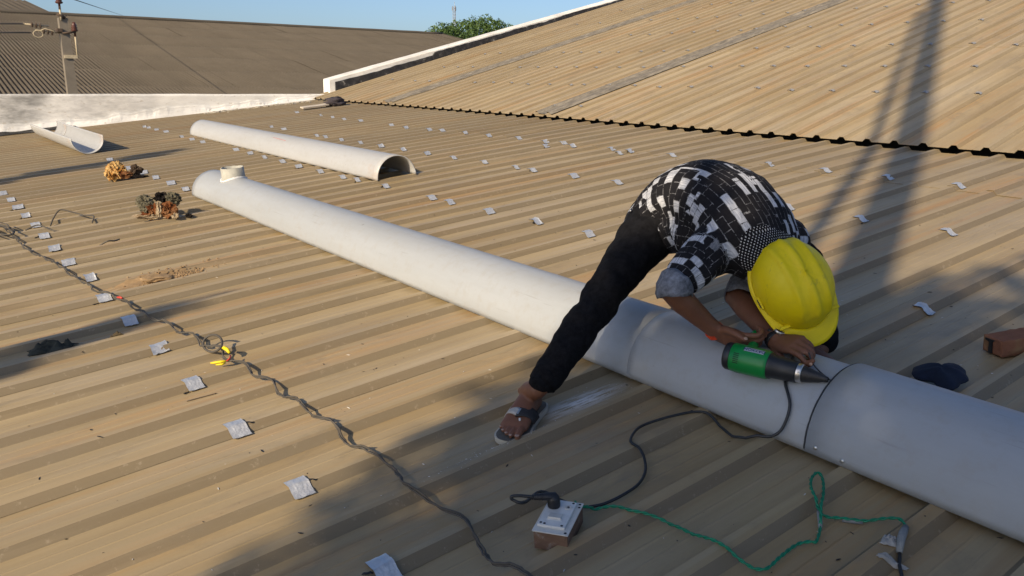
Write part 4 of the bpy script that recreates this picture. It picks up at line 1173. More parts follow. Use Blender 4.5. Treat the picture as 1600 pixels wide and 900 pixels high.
# left foot, planted on the far side of the pipe
HL = Vector((2.370, 1.500, zl(2.37) + 0.026))
fl2, fs2 = basis((-0.22, -0.97, -0.02), (-0.97, 0.22, 0))
foot2 = [loft([(HL + up_f * 0.022 - fl2 * 0.028, fs2 * 0.022, up_f * 0.018), (HL + up_f * 0.03, fs2 * 0.031, up_f * 0.03), (HL + fl2 * 0.06 + up_f * 0.04, fs2 * 0.031, up_f * 0.04), (HL + fl2 * 0.15 + up_f * 0.025, fs2 * 0.043, up_f * 0.022), (HL + fl2 * 0.215 + up_f * 0.013, fs2 * 0.040, up_f * 0.012), (HL + fl2 * 0.235 + up_f * 0.011, fs2 * 0.03, up_f * 0.008)], 18),
         limb([HL + up_f * 0.035 + fl2 * 0.02, AN_L, KN_L], [0.030, 0.034, 0.05], 6, 14)]

# head with face
HM = Matrix((HS, HV, HU)).transposed()           # columns: side, face, crown
def HD(a_, b_, c_): return HEAD + HS * a_ + HV * b_ + HU * c_
head = [ellipsoid(HD(0, -0.006, 0.02), HM @ Matrix.Diagonal((0.075, 0.094, 0.098)), 24),
        ellipsoid(HD(0, 0.022, -0.050), HM @ Matrix.Diagonal((0.060, 0.066, 0.070)), 20),
        ellipsoid(HD(0, 0.058, -0.095), HM @ Matrix.Diagonal((0.030, 0.026, 0.020)), 14),
        limb([HD(0, 0.080, 0.000), HD(0, 0.098, -0.028), HD(0, 0.103, -0.040)], [0.010, 0.013, 0.015], 3, 10),
        ellipsoid(HD(0, 0.084, -0.068), HM @ Matrix.Diagonal((0.026, 0.012, 0.010)), 12),
        limb([HD(-0.045, 0.078, 0.016), HD(0, 0.090, 0.018), HD(0.045, 0.078, 0.016)], [0.009, 0.010, 0.009], 3, 8),
        limb([HEAD - HU * 0.03 - HV * 0.03, NECK, SP[5], SP[4]], [0.056, 0.055, 0.062, 0.075], 5, 18)]
for s_ in (-1, 1):
    head.append(ellipsoid(HD(0.078 * s_, -0.004, -0.018), HM @ Matrix.Diagonal((0.010, 0.019, 0.032)), 12))
arms = [limb([SH_R, (SH_R + EL_R) / 2 + Vector((0, 0, 0.004)), EL_R], [0.047, 0.043, 0.037], 5), limb([EL_R, EL_R.lerp(WR_R, 0.3) + Vector((-.003, 0.004, 0.002)), WR_R.lerp(EL_R, 0.25), WR_R + fR * 0.012], [0.036, 0.039, 0.029, 0.0245], 5),
        limb([SH_L, (SH_L + EL_L) / 2, EL_L], [0.047, 0.043, 0.037], 5), limb([EL_L, EL_L.lerp(WR_L, 0.3), WR_L.lerp(EL_L, 0.25), WR_L + fL * 0.012], [0.036, 0.039, 0.029, 0.0245], 5)]
core = [limb(SP, [0.10, 0.095, 0.10, 0.105, 0.10, 0.08], 4, 18), limb([SH_R, SP[4], SH_L], [0.05, 0.08, 0.05], 4), limb([HIP_R, PEL, HIP_L], [0.085, 0.09, 0.085], 4), limb([HIP_R, KN_R], [0.075, 0.052], 6), limb([HIP_L, KN_L], [0.075, 0.052], 6)]
skin = M('brown_skin', 0.52, 0, 0.4)
p = skin.pos('Object'); f = skin.noise(p, 18, 5, 0.6); f2 = skin.noise(p, 140, 3, 0.6)
c = skin.mix(f, (0.140, 0.058, 0.031), (0.235, 0.105, 0.060)); c = skin.mix(skin.math('MULTIPLY', f2, 0.25), c, (0.095, 0.038, 0.022))
skin.color(c); skin.bump(f2, 0.15, 0.002)
skin.b.inputs['Subsurface Weight'].default_value = 0.08
skin.b.inputs['Subsurface Radius'].default_value = (0.012, 0.004, 0.002)
bme = remesh('person', core + arms + head + foot + foot2 + hand_parts(WR_R, fR, tR, pR, fingR, thR) + hand_parts(WR_L, fL, tL, pL, fingL, thL), 0.0042, 3)
PO = Vector((2.15, 1.75, zl(2.15)))
for v in bme.vertices: v.co -= PO
bme.materials.append(skin.m)
per = link('person', bme); per.location = PO
tag(per, 'worker in yellow hard hat, patterned shirt and black trousers bending over the pipe', 'person')
def child(name, me, mt):
    for v in me.vertices: v.co -= PO
    me.materials.clear(); me.materials.append(mt)
    return link(name, me, per)
def cobj(name, V, F, mt, smooth=True):
    return obj(name, [Vector(q) - PO for q in V], F, mt, per, smooth)

# nails
nail = simple('finger_nail', (0.42, 0.27, 0.20), 0.35, 0, 0.1, 60)
def nail_at(pos, fw, upn, s_):
    fw = fw.normalized(); upn = (upn - fw * upn.dot(fw)).normalized(); sd = fw.cross(upn)
    V, F = ellipsoid(pos, Matrix((fw * s_[0], sd * s_[1], upn * s_[2])).transposed(), 10); cobj('nail', V, F, nail)
TH = [WR_R + fR * q[0] + tR * q[1] + pR * q[2] for q in thR]; dvec = TH[3] - TH[2]
nail_at(TH[3] + dvec.normalized() * 0.002 + Vector((-0.004, -0.002, 0.0072)), dvec, Vector((-.45, -.3, 0.8)), (0.0065, 0.0052, 0.0016))
THL = [WR_L + fL * q[0] + tL * q[1] + pL * q[2] for q in thL]; dvec = THL[3] - THL[2]
nail_at(THL[3] + dvec.normalized() * 0.002 + Vector((-0.0068, -0.003, 0.002)), dvec, Vector((-.85, -.4, 0.25)), (0.0070, 0.0056, 0.0016))
for (b_, ln, r0, a0) in ((0.034, 0.048, 0.0128, 0.188), (0.012, 0.043, 0.0092, 0.195), (-0.006, 0.038, 0.0088, 0.190), (-0.0225, 0.034, 0.0084, 0.180), (-0.037, 0.028, 0.0082, 0.166)):
    nail_at(FT(a0 + ln * 1.16, b_ * 1.12, 0.010 + r0 * 0.66), ff, up_f + ff * 0.5, (r0 * 0.60, r0 * 0.56, 0.0014))

# trousers
def wrinkle(me, fn):
    ns_ = [v.normal.copy() for v in me.vertices]
    for v, n_ in zip(me.vertices, ns_): v.co += n_ * fn(v.co, n_)
def seg_d(p, a_, b_):
    ab = b_ - a_; t = max(0, min(1, (p - a_).dot(ab) / ab.length_squared)); return (p - (a_ + ab * t)).length, t
cuffR = AN_R.lerp(KN_R, 0.10)
tro = [limb([PEL + Vector((0, 0.02, -0.02)), PEL + Vector((0, -0.06, 0.005))], [0.112, 0.11], 4, 20),
       limb([HIP_R + Vector((0.02, 0.0, 0.01)), HIP_R + Vector((-0.03, -0.01, -0.03)), HIP_R.lerp(KN_R, 0.5), KN_R, KN_R.lerp(AN_R, 0.4), cuffR], [0.100, 0.098, 0.080, 0.062, 0.060, 0.045], 6, 20),
       limb([HIP_L + Vector((-0.02, 0.03, 0.01)), HIP_L.lerp(KN_L, 0.5), KN_L, KN_L.lerp(AN_L, 0.5), AN_L], [0.100, 0.080, 0.064, 0.062, 0.058], 6, 20),
       limb([HIP_R + Vector((0.02, 0.02, 0)), PEL + Vector((0, 0.03, -0.01)), HIP_L + Vector((0, 0.02, 0))], [0.098, 0.105, 0.098], 4, 18)]
tme = remesh('trousers', tro, 0.008, 8)
def tw(p, n_):
    d1, t1 = seg_d(p, HIP_R, KN_R); d2, t2 = seg_d(p, KN_R, AN_R)
    t = t1 if d1 < d2 else 1 + t2
    amp = 0.0040 + 0.0045 * math.exp(-((t - 1.0) / 0.3) ** 2) + 0.003 * math.exp(-((t - 1.9) / 0.2) ** 2) + 0.003 * math.exp(-(t / 0.35) ** 2)
    w = 13 * t + 3.0 * nz(p.x * 9, p.y * 9, p.z * 9)
    return amp * (math.sin(w * 2.2) * 0.25 + 1.3 * nz(p.x * 15, p.y * 15, p.z * 11) + 0.6 * nz(p.x * 38, p.y * 38, p.z * 30))
wrinkle(tme, tw)
blackc = M('black_denim', 0.92, 0, 0.12); p = blackc.pos('Object'); f = blackc.noise(p, 60, 4, 0.7); f2 = blackc.noise(p, 420, 2, 0.5)
blackc.color(blackc.ramp(f, [(0.3, (0.0045, 0.0045, 0.0055)), (0.75, (0.0135, 0.0135, 0.0160))])); blackc.bump(f2, 0.35, 0.002)
trs = child('trousers', tme, blackc.m)
kd = (AN_R - KN_R).normalized()
cuff_pts = [cuffR - kd * 0.030, cuffR - kd * 0.012, cuffR + kd * 0.008]
V, F = tube_vf(cuff_pts, [0.046, 0.0475, 0.0445], 22)
V = [q + (q - cuffR).normalized() * 0.004 * nz(q.x * 60, q.y * 60, q.z * 60) for q in V]
obj('cuff', [q - PO for q in V], F, blackc.m, trs, True)
V, F = lathe_vf([(0.0, 0.002), (0.004, 0.0018), (0.0045, 0.0)], 10)
rv = obj('rivet', V, F, gst, trs, True, Vector((1.976, 1.955, 0.756)) - PO); rv.rotation_euler = (R(30), R(-60), 0)

# shirt
def frame_secs(pts, hw, hd_):
    out = []
    for i, c in enumerate(pts):
        t = (pts[min(i + 1, len(pts) - 1)] - pts[max(i - 1, 0)]).normalized()
        sx = Vector((1, 0, 0)); sx = (sx - t * sx.dot(t)).normalized(); dz = sx.cross(t)
        if dz.z < 0: dz = -dz
        out.append((c, sx * hw[i], dz * hd_[i]))
    return out
spc = catmull([Vector((2.15, 1.985, 0.660)), SP[0], SP[1], SP[2], SP[3], SP[4], SP[5], Vector((2.13, 1.480, 0.610))], 4)
K = len(spc)
def interp(vals, i): t = i / (K - 1) * (len(vals) - 1); a_ = min(int(t), len(vals) - 2); return vals[a_] + (vals[a_ + 1] - vals[a_]) * (t - a_)
hw = [interp([0.158, 0.162, 0.158, 0.156, 0.168, 0.176, 0.135, 0.07], i) for i in range(K)]
hdp = [interp([0.105, 0.112, 0.118, 0.120, 0.122, 0.112, 0.088, 0.060], i) for i in range(K)]
tor = loft(frame_secs(spc, hw, hdp), 32)
sl_R = limb([SP[4].lerp(SH_R, 0.6), SH_R, SH_R.lerp(EL_R, 0.5), EL_R.lerp(SH_R, 0.22)], [0.090, 0.079, 0.064, 0.052], 5, 20)
sl_L = limb([SP[4].lerp(SH_L, 0.6), SH_L, SH_L.lerp(EL_L, 0.5), EL_L.lerp(SH_L, 0.26)], [0.092, 0.080, 0.066, 0.057], 5, 20)
# loose cloth hanging below the belly and at the flank
hang = limb([Vector((2.09, 1.93, 0.69)), Vector((2.09, 1.80, 0.715)), Vector((2.09, 1.68, 0.68))], [0.09, 0.10, 0.09], 5, 16)
sme = remesh('shirt', [tor, sl_R, sl_L, hang], 0.0075, 8)
def sw_(p, n_):
    dR, tR_ = seg_d(p, SH_R, EL_R); dL, tL_ = seg_d(p, SH_L, EL_L)
    flank = max(0.0, 1 - abs(n_.z) * 1.3)
    k = 0.004 + 0.006 * flank * math.exp(-((p - Vector((2.03, 1.84, 0.74))).length / 0.16) ** 2)
    if dR < 0.09: k += 0.003
    w = (p.y * 38 + p.z * 22 + 3 * nz(p.x * 8, p.y * 8, p.z * 8))
    return k * (0.7 * math.sin(w) * flank + nz(p.x * 13, p.y * 13, p.z * 13) + 0.5 * nz(p.x * 32, p.y * 32, p.z * 32))
wrinkle(sme, sw_)
# pattern coordinates: along the spine or the sleeve, and round it
arc = [0.0]
for i in range(K - 1): arc.append(arc[-1] + (spc[i + 1] - spc[i]).length)
pat = []
for v in sme.vertices:
    p = v.co
    dR, t_R = seg_d(p, SH_R, EL_R); dL, t_L = seg_d(p, SH_L, EL_L)
    bi = min(range(K), key=lambda i: (spc[i] - p).length_squared)
    ds = (spc[bi] - p).length
    if (dR < 0.10 and t_R > 0.12 and p.x < 1.97):
        ax_ = (EL_R - SH_R).normalized(); q = p - SH_R; r_ = q - ax_ * q.dot(ax_); e1 = Vector((0, 0, 1)); e1 = (e1 - ax_ * e1.dot(ax_)).normalized(); e2 = ax_.cross(e1)
        pat.append((q.dot(ax_) + 2.0, math.atan2(r_.dot(e2), r_.dot(e1)) * 0.075, 0.0))
    elif dL < 0.09 and t_L > 0.35 and p.z < 0.62:
        ax_ = (EL_L - SH_L).normalized(); q = p - SH_L; r_ = q - ax_ * q.dot(ax_); e1 = Vector((1, 0, 0)); e1 = (e1 - ax_ * e1.dot(ax_)).normalized(); e2 = ax_.cross(e1)
        pat.append((q.dot(ax_) + 4.0, math.atan2(r_.dot(e2), r_.dot(e1)) * 0.075, 0.0))
    else:
        t = (spc[min(bi + 1, K - 1)] - spc[max(bi - 1, 0)]).normalized()
        s_ = arc[bi] + (p - spc[bi]).dot(t)
        sx = Vector((1, 0, 0)); dz = sx.cross(t); dz = dz if dz.z > 0 else -dz
        q = p - spc[bi]
        th_ = math.atan2(q.dot(sx), q.dot(dz))
        # yoke near the neck and over the shoulders carries the dotted cloth
        yoke = 1.0 if (p.y < 1.462 + (0.34 if p.x < 2.13 else 0.10) * (2.13 - p.x) and p.z > 0.50) else 0.0
        pat.append((s_, th_ * 0.165, yoke))
at = sme.attributes.new('pat', 'FLOAT_VECTOR', 'POINT')
at.data.foreach_set('vector', [k for q in pat for k in q])
sh = M('patterned_shirt', 0.85, 0, 0.15)
an = sh.n('Attribute'); an.attribute_name = 'pat'
vec = an.outputs['Vector']
wob = sh.n('TexNoise'); wob.inputs['Scale'].default_value = 9; sh.l(vec, wob.inputs['Vector'])
def bricks(rot, bw, rh, seed):
    mv = sh.map(vec, (1, 1, 0), (seed, seed * 0.7, 0), (0, 0, rot))
    b = sh.n('TexBrick'); b.offset = 0.5; b.squash = 1.25; b.squash_frequency = 3; b.offset_frequency = 2
    b.inputs['Color1'].default_value = (0, 0, 0, 1); b.inputs['Color2'].default_value = (1, 1, 1, 1); b.inputs['Mortar'].default_value = (0, 0, 0, 1)
    b.inputs['Scale'].default_value = 1.0; b.inputs['Mortar Size'].default_value = 0.0011; b.inputs['Mortar Smooth'].default_value = 0.0
    b.inputs['Brick Width'].default_value = bw; b.inputs['Row Height'].default_value = rh
    sh.l(mv, b.inputs['Vector']); return b.outputs['Color'], b.outputs['Fac']
ca, ma = bricks(0.0, 0.047, 0.027, 3.3); cb_, mb = bricks(math.pi / 2, 0.040, 0.025, 7.7)
vc = sh.n('TexVoronoi'); vc.distance = 'CHEBYCHEV'; vc.inputs['Scale'].default_value = 8.5; vc.inputs['Randomness'].default_value = 0.8
sh.l(sh.map(vec, (1, 1, 0)), vc.inputs['Vector'])
sel = sh.ramp(sh.sep(vc.outputs['Color'])[0], [(0.49, 0), (0.51, 1)])
tint = sh.mix(sel, ca, cb_); mort = sh.mix(sel, ma, mb)
white = sh.ramp(tint, [(0.725, 0), (0.74, 1)])
gr = sh.noise(sh.map(vec, (30, 160, 0)), 1.0, 4, 0.7)
whc = sh.mix(sh.ramp(gr, [(0.38, 0), (0.62, 1)]), (0.26, 0.28, 0.33), (0.60, 0.61, 0.65))
blk = sh.mix(sh.noise(vec, 90, 3, 0.6), (0.006, 0.006, 0.008), (0.020, 0.019, 0.022))
colr = sh.mix(white, blk, whc)
ln_ = sh.math('MULTIPLY', sh.math('MULTIPLY', mort, sh.ramp(sh.noise(vec, 70, 3, 0.7), [(0.42, 0), (0.58, 1)])), 0.5)
colr = sh.mix(ln_, colr, (0.42, 0.42, 0.44))
# dotted yoke
dm = sh.map(vec, (1, 1, 0), (0, 0, 0), (0, 0, math.pi / 4))
dx, dy, dz_ = sh.sep(dm)[0], sh.sep(dm)[1], sh.sep(vec)[2]
def cell(x): return sh.math('ABSOLUTE', sh.math('SUBTRACT', sh.math('FRACT', sh.math('MULTIPLY', x, 105.0)), 0.5))
dot = sh.math('LESS_THAN', sh.math('MAXIMUM', cell(dx), cell(dy)), 0.19)
dots = sh.mix(dot, (0.008, 0.008, 0.010), (0.52, 0.52, 0.55))
colr = sh.mix(sh.math('GREATER_THAN', dz_, 0.5), colr, dots)
sh.color(colr)
wv = sh.noise(sh.pos('Object'), 500, 2, 0.5); sh.bump(wv, 0.2, 0.002)
shirt = child('shirt', sme, sh.m)
# turned-up cuffs and collar
cf = simple('shirt_inside_grey', (0.15, 0.16, 0.185), 0.9, 0, 0.8, 90, 0.5, coord='Object')
for (E_, W_, S_, t0, t1, r_) in ((EL_R, WR_R, SH_R, 0.82, 1.06, 0.0545), (EL_L, WR_L, SH_L, 0.76, 0.98, 0.053)):
    bend = (W_ - E_).normalized() * 0.22
    pts = [S_ + (E_ - S_) * (t0 + (t1 - t0) * k / 6) + bend * 0.14 * (k / 6) ** 2 for k in range(7)]
    V, F = tube_vf(pts, [r_ * 0.95, r_ * 1.0, r_ * 1.02, r_ * 1.03, r_ * 1.03, r_ * 1.02, r_ * 1.0], 26, False)
    V = [q + Vector((nz(q.x * 40, q.y * 40, q.z * 40), nz(q.y * 40, q.z * 40, q.x * 40), nz(q.z * 40, q.x * 40, q.y * 40))) * 0.005 for q in V]
    o = obj('cuff', [q - PO for q in V], F, cf, shirt, True)
    md = o.modifiers.new('t', 'SOLIDIFY'); md.thickness = 0.004
nd_ = (HEAD - NECK).normalized()
V, F = tube_vf([NECK + nd_ * k for k in (-0.035, -0.012, 0.012, 0.022)], [0.078, 0.074, 0.070, 0.068], 26, False)
o = obj('collar', [q - PO for q in V], F, sh.m, shirt, True); md = o.modifiers.new('t', 'SOLIDIFY'); md.thickness = 0.004
# hair at the nape
hr = simple('black_hair', (0.010, 0.009, 0.008), 0.5, 0, 0.4, 90)
V, F = ellipsoid(HD(0, -0.016, 0.012), HM @ Matrix.Diagonal((0.080, 0.096, 0.100)), 24)
keep = [i for i, q in enumerate(V) if True]
F = [q for q in F if all(((V[i] - HEAD).dot(HV) < 0.035) for i in q)]
cobj('hair', V, F, hr)
# bracelet and watch
def ring(name, c, ax_, rad, r_, mt, n=22, flat=1.0):
    ax_ = ax_.normalized(); e1 = ax_.orthogonal().normalized(); e2 = ax_.cross(e1)
    V, F = tube_vf([c + (e1 * math.cos(2 * math.pi * k / n) + e2 * math.sin(2 * math.pi * k / n)) * rad for k in range(n + 1)], r_, 8, False); return cobj(name, V, F, mt)
rt = simple('red_thread', (0.62, 0.06, 0.015), 0.8, 0, 0.3, 150, 0.4)
dR_ = (WR_R - EL_R).normalized()
for k in range(3): ring('thread_bracelet', WR_R - dR_ * (0.004 + 0.0065 * k), dR_ + Vector((0.08 * k, 0.05, -0.04 * k)), 0.0268, 0.0036, rt)
dL_ = (WR_L - EL_L).normalized()
wb = M('watch_strap', 0.5).color((0.012, 0.012, 0.014)).m
wc = WR_L - dL_ * 0.008
e1 = dL_.orthogonal().normalized(); e2 = dL_.cross(e1)
V, F = tube_vf([wc - dL_ * 0.010, wc - dL_ * 0.006, wc + dL_ * 0.006, wc + dL_ * 0.010], [0.0275, 0.0295, 0.0295, 0.0275], 24, False)
strap = cobj('wristwatch', V, F, wb); md = strap.modifiers.new('t', 'SOLIDIFY'); md.thickness = 0.003
wu = (Vector((0.15, -0.3, 1)) - dL_ * Vector((0.15, -0.3, 1)).dot(dL_)).normalized(); wsd = dL_.cross(wu)
V, F = lathe_vf([(0.016, 0.0), (0.018, 0.003), (0.018, 0.008), (0.0155, 0.010)], 22)
WMx = Matrix(((dL_.x, wsd.x, wu.x), (dL_.y, wsd.y, wu.y), (dL_.z, wsd.z, wu.z)))
obj('watch_case', [WMx @ q + wc + wu * 0.027 - PO for q in V], F, gst, strap, True)
V, F = lathe_vf([(0.0150, 0.0), (0.0150, 0.0008)], 20)
obj('watch_dial', [WMx @ q + wc + wu * 0.0372 - PO for q in V], F, wb, strap, True)

# sandal
sole_m = simple('sandal_sole', (0.11, 0.10, 0.085), 0.8, 0, 0.3, 60, 0.2); edge_m = simple('sandal_edge', (0.48, 0.45, 0.38), 0.8, 0, 0.2, 60)
def sole(z0, z1, grow):
    prof_ = [(-0.050, 0.018), (-0.042, 0.031), (-0.015, 0.040), (0.04, 0.038), (0.10, 0.042), (0.16, 0.052), (0.20, 0.056), (0.232, 0.052), (0.254, 0.034), (0.260, 0.012)]
    top, n = [], 0
    L_ = [(a_, b_ + grow + 0.004) for a_, b_ in prof_] + [(a_, -b_ - grow + 0.004) for a_, b_ in prof_[::-1]]
    pl_ = catmull([(a_, b_, 0) for a_, b_ in L_] + [(L_[0][0], L_[0][1], 0)], 3)[:-1]
    V = [FT(q.x, q.y, z1) for q in pl_] + [FT(q.x, q.y, z0) for q in pl_]; n = len(pl_)
    F = [list(range(n)), list(range(n, 2 * n))[::-1]] + [[i, i + n, (i + 1) % n + n, (i + 1) % n] for i in range(n)]
    return V, F
sn = cobj('sandal', *sole(-0.019, -0.001, 0.004), edge_m, False)
V, F = sole(-0.0008, 0.0012, -0.003); obj('footbed', [q - PO for q in V], F, sole_m, sn)
def strap_vf(b0, b1, a0, a1, wdt, rise, n=18):
    V, F = [], []
    for i in range(n + 1):
        t = i / n; w = math.pi * t
        b_ = b0 + (b1 - b0) * t; a_ = a0 + (a1 - a0) * t
        z = 0.004 + rise * math.sin(math.pi * (0.06 + 0.88 * (i / n if True else 0)))
        for s_ in (-0.5, 0.5):
            V.append(FT(a_ + s_ * wdt, b_ * 1.0, z + 0.002 - 0.012 * (s_ + .5)))
    for i in range(n): F.append([2 * i, 2 * i + 1, 2 * i + 3, 2 * i + 2])
    return V, F
def foot_strap(b0, b1, a0, a1, wdt, mt, nm):
    """strap hugging the instep: arc in the plane across the foot"""
    V, F = [], []; n = 14
    for i in range(n + 1):
        b_ = b0 + (b1 - b0) * i / n; a_ = a0 + (a1 - a0) * i / n
        for s_ in (-0.5, -0.17, 0.17, 0.5):
            aa = a_ + s_ * wdt
            zt = 0.058 - 0.20 * max(0, aa - 0.105)
            z = zt * math.sqrt(max(0.0, 1 - (abs(b_ - 0.004) / 0.0535) ** 2.4)) + 0.002
            V.append(FT(aa, b_, z))
    for i in range(n):
        for j in range(3): F.append([4 * i + j, 4 * i + j + 1, 4 * i + j + 5, 4 * i + j + 4])
    o = obj(nm, [q - PO for q in V], F, mt, sn, True); md = o.modifiers.new('t', 'SOLIDIFY'); md.thickness = 0.004; md.offset = 1.0; return o
foot_strap(0.004, 0.0565, 0.148, 0.120, 0.052, simple('strap_black', (0.022, 0.022, 0.025), 0.7, 0, 0.3, 80, 0.2), 'strap')
foot_strap(-0.049, 0.008, 0.125, 0.150, 0.040, simple('strap_grey', (0.40, 0.38, 0.355), 0.75, 0, 0.2, 80, 0.2), 'strap')
V, F = box_vf((0, 0, 0), (0.026, 0.010, 0.004), 0.001)
bk = obj('buckle', V, F, gst, sn, False, FT(0.148, 0.006, 0.054) - PO); bk.rotation_euler = (0.2, 0.3, math.atan2(ff.y, ff.x))
V, F = tube_vf([FT(0.172, 0.020, 0.044), FT(0.180, 0.022, 0.024), FT(0.184, 0.022, 0.004)], 0.0035, 8); obj('toe_post', [q - PO for q in V], F, wp2, sn, True)
V, F = loft([(HL + fl2 * a_ - up_f * 0.012, fs2 * b_, up_f * 0.008) for a_, b_ in ((-0.05, 0.02), (-0.03, 0.036), (0.05, 0.038), (0.15, 0.05), (0.22, 0.05), (0.26, 0.02))], 16)
cobj('sandal', V, F, edge_m)

# hard hat
hy = M('yellow_hard_hat', 0.42, 0, 0.35)
p = hy.pos('Object'); f = hy.noise(p, 30, 5, 0.7); f2 = hy.noise(hy.map(p, (20, 60, 20)), 1.0, 4, 0.7)
c = hy.mix(hy.math('MULTIPLY', hy.ramp(f, [(0.45, 0), (0.75, 1)]), 0.35), (0.82, 0.64, 0.004), (0.60, 0.46, 0.02))
c = hy.mix(hy.math('MULTIPLY', hy.ramp(f2, [(0.63, 0), (0.68, 1)]), 0.3), c, (0.30, 0.24, 0.05)); hy.color(c); hy.rough(hy.ramp(f, [(0.3, 0.38), (0.7, 0.6)]))
HO = HEAD + HU * 0.022
HMx = Matrix(((HS.x, HV.x, HU.x, HO.x - PO.x), (HS.y, HV.y, HU.y, HO.y - PO.y), (HS.z, HV.z, HU.z, HO.z - PO.z), (0, 0, 0, 1))) @ Matrix.Diagonal((1.07, 1.05, 1.03, 1))
def hat_r(w, s_):
    """outline radius at azimuth w (0 = visor)"""
    return 1.0
V, F = [], []
nu, nv = 72, 22
for j in range(nv + 1):
    e = R(90 * j / nv)
    for k in range(nu):
        w = 2 * math.pi * k / nu                     # w=0 -> +face
        cx = math.sin(w); cy = math.cos(w)
        ce = math.cos(e) ** 0.72; se = math.sin(e) ** 0.92
        x = 0.106 * cx * ce; y = 0.133 * cy * ce; z = 0.128 * se
        rid = 0.0
        for off_, hgt_, wd_ in ((0.0, 0.0075, 0.010), (0.040, 0.0070, 0.008), (-0.040, 0.0070, 0.008)):
            if abs(y) < 0.118: rid = max(rid, hgt_ * max(0, 1 - ((x - off_) / wd_) ** 2) ** 0.5 * min(1, max(0, (z - 0.035) / 0.03)))
        nrm = Vector((x / 0.106 ** 2, y / 0.133 ** 2, z / 0.128 ** 2)).normalized()
        q = Vector((x, y, z)) + nrm * rid
        V.append(q)
for j in range(nv):
    for k in range(nu): F.append([j * nu + k, j * nu + (k + 1) % nu, (j + 1) * nu + (k + 1) % nu, (j + 1) * nu + k])
hat = obj('hard_hat', [HMx @ q for q in V], F, hy.m, per, True)
md = hat.modifiers.new('t', 'SOLIDIFY'); md.thickness = 0.0028; md.offset = -1
V, F = [], []
rows_ = 5
for j in range(rows_ + 1):
    t = j / rows_
    for k in range(nu):
        w = 2 * math.pi * k / nu
        cx, cy = math.sin(w), math.cos(w)
        ex = 0.006 + 0.046 * max(0.0, cy) ** 2.2 + 0.004 * (1 - abs(cy))
        x = (0.106 + ex * t * (0.7 + 0.3 * abs(cy))) * cx; y = (0.133 + ex * t) * cy
        z = 0.004 - 0.016 * t * max(0, cy) ** 1.5 - 0.004 * t
        V.append((x, y, z + (0.0022 if j == rows_ else 0)))
for j in range(rows_):
    for k in range(nu): F.append([j * nu + k, (j + 1) * nu + k, (j + 1) * nu + (k + 1) % nu, j * nu + (k + 1) % nu])
br = obj('brim', [HMx @ Vector(q) for q in V], F, hy.m, hat, True)
md = br.modifiers.new('t', 'SOLIDIFY'); md.thickness = 0.0035
for s_ in (-1, 1):
    V, F = box_vf((0.108 * s_, 0.018, 0.016), (0.006, 0.036, 0.013), 0.002); obj('slot_lug', [HMx @ q for q in V], F, hy.m, hat, True)
    V, F = box_vf((0.1115 * s_, 0.018, 0.016), (0.0015, 0.026, 0.006), 0.0); obj('accessory_slot', [HMx @ q for q in V], F, MAT['tar'], hat)
    V, F = box_vf((0.074 * s_, 0.106, 0.012), (0.032, 0.010, 0.010), 0.002)
    V = [Matrix.Rotation(0, 3, 'Z') @ q for q in V]; obj('visor_lug', [HMx @ q for q in V], F, hy.m, hat, True)
V, F = box_vf((0.0, -0.135, 0.018), (0.030, 0.006, 0.016), 0.002); obj('rear_lug', [HMx @ q for q in V], F, hy.m, hat, True)

# ------------------------------------------------------------------ scraps lying about
MAT['cloth_dark'] = simple('greenish_black_rag', (0.030, 0.034, 0.028), 0.95, 0, 0.5, 30, 0.5)
o = rag('rag', 'crumpled greenish black rag on the roof near the left edge', (0.415, 3.755), 0.17, 0.075, 0.055, 14, -0.35, MAT['cloth_dark'], 'rag')
rag('leaf', 'small dry curled leaf right of the black rag', (0.65, 3.66), 0.055, 0.014, 0.018, 3, -0.2, simple('dry_leaf', (0.07, 0.05, 0.025), 0.9), 'leaf')
navy = simple('navy_cloth', (0.006, 0.012, 0.030), 0.95, 0, 0.35, 60, 0.3)
V, F = [], []
nx, ny = 22, 18
cen = Vector((2.545, 1.115, 0))
out2 = [(-0.10, 0.08), (0.02, 0.10), (0.115, 0.05), (0.10, -0.085), (-0.05, -0.10), (-0.13, -0.03)]
for i in range(nx + 1):
    for j in range(ny + 1):
        u = 2 * i / nx - 1; v = 2 * j / ny - 1
        w = math.atan2(v, u); r_ = max(abs(u), abs(v))
        rr = 0.080 * (1 + 0.18 * math.cos(3 * w + 0.8) + 0.12 * math.cos(5 * w))
        x = r_ * rr * math.cos(w); y = r_ * rr * math.sin(w)
        z = 0.030 * (1 - r_ ** 2.5) + 0.010 * (1 - r_) * nz(x * 25, y * 25, 3) + 0.012
        V.append((x, y, z + TN * x + 0.006 * nz(w * 2, r_ * 2)))
for i in range(nx):
    for j in range(ny):
        b = i * (ny + 1) + j; F.append([b, b + ny + 1, b + ny + 2, b + 1])
o = obj('folded_cloth', V, F, navy, None, True, (cen.x, cen.y, zl(cen.x) + 0.030)); md = o.modifiers.new('t', 'SOLIDIFY'); md.thickness = 0.010; md.offset = -1
tag(o, 'folded navy blue cloth lying behind the nearest pipe length', 'cloth')
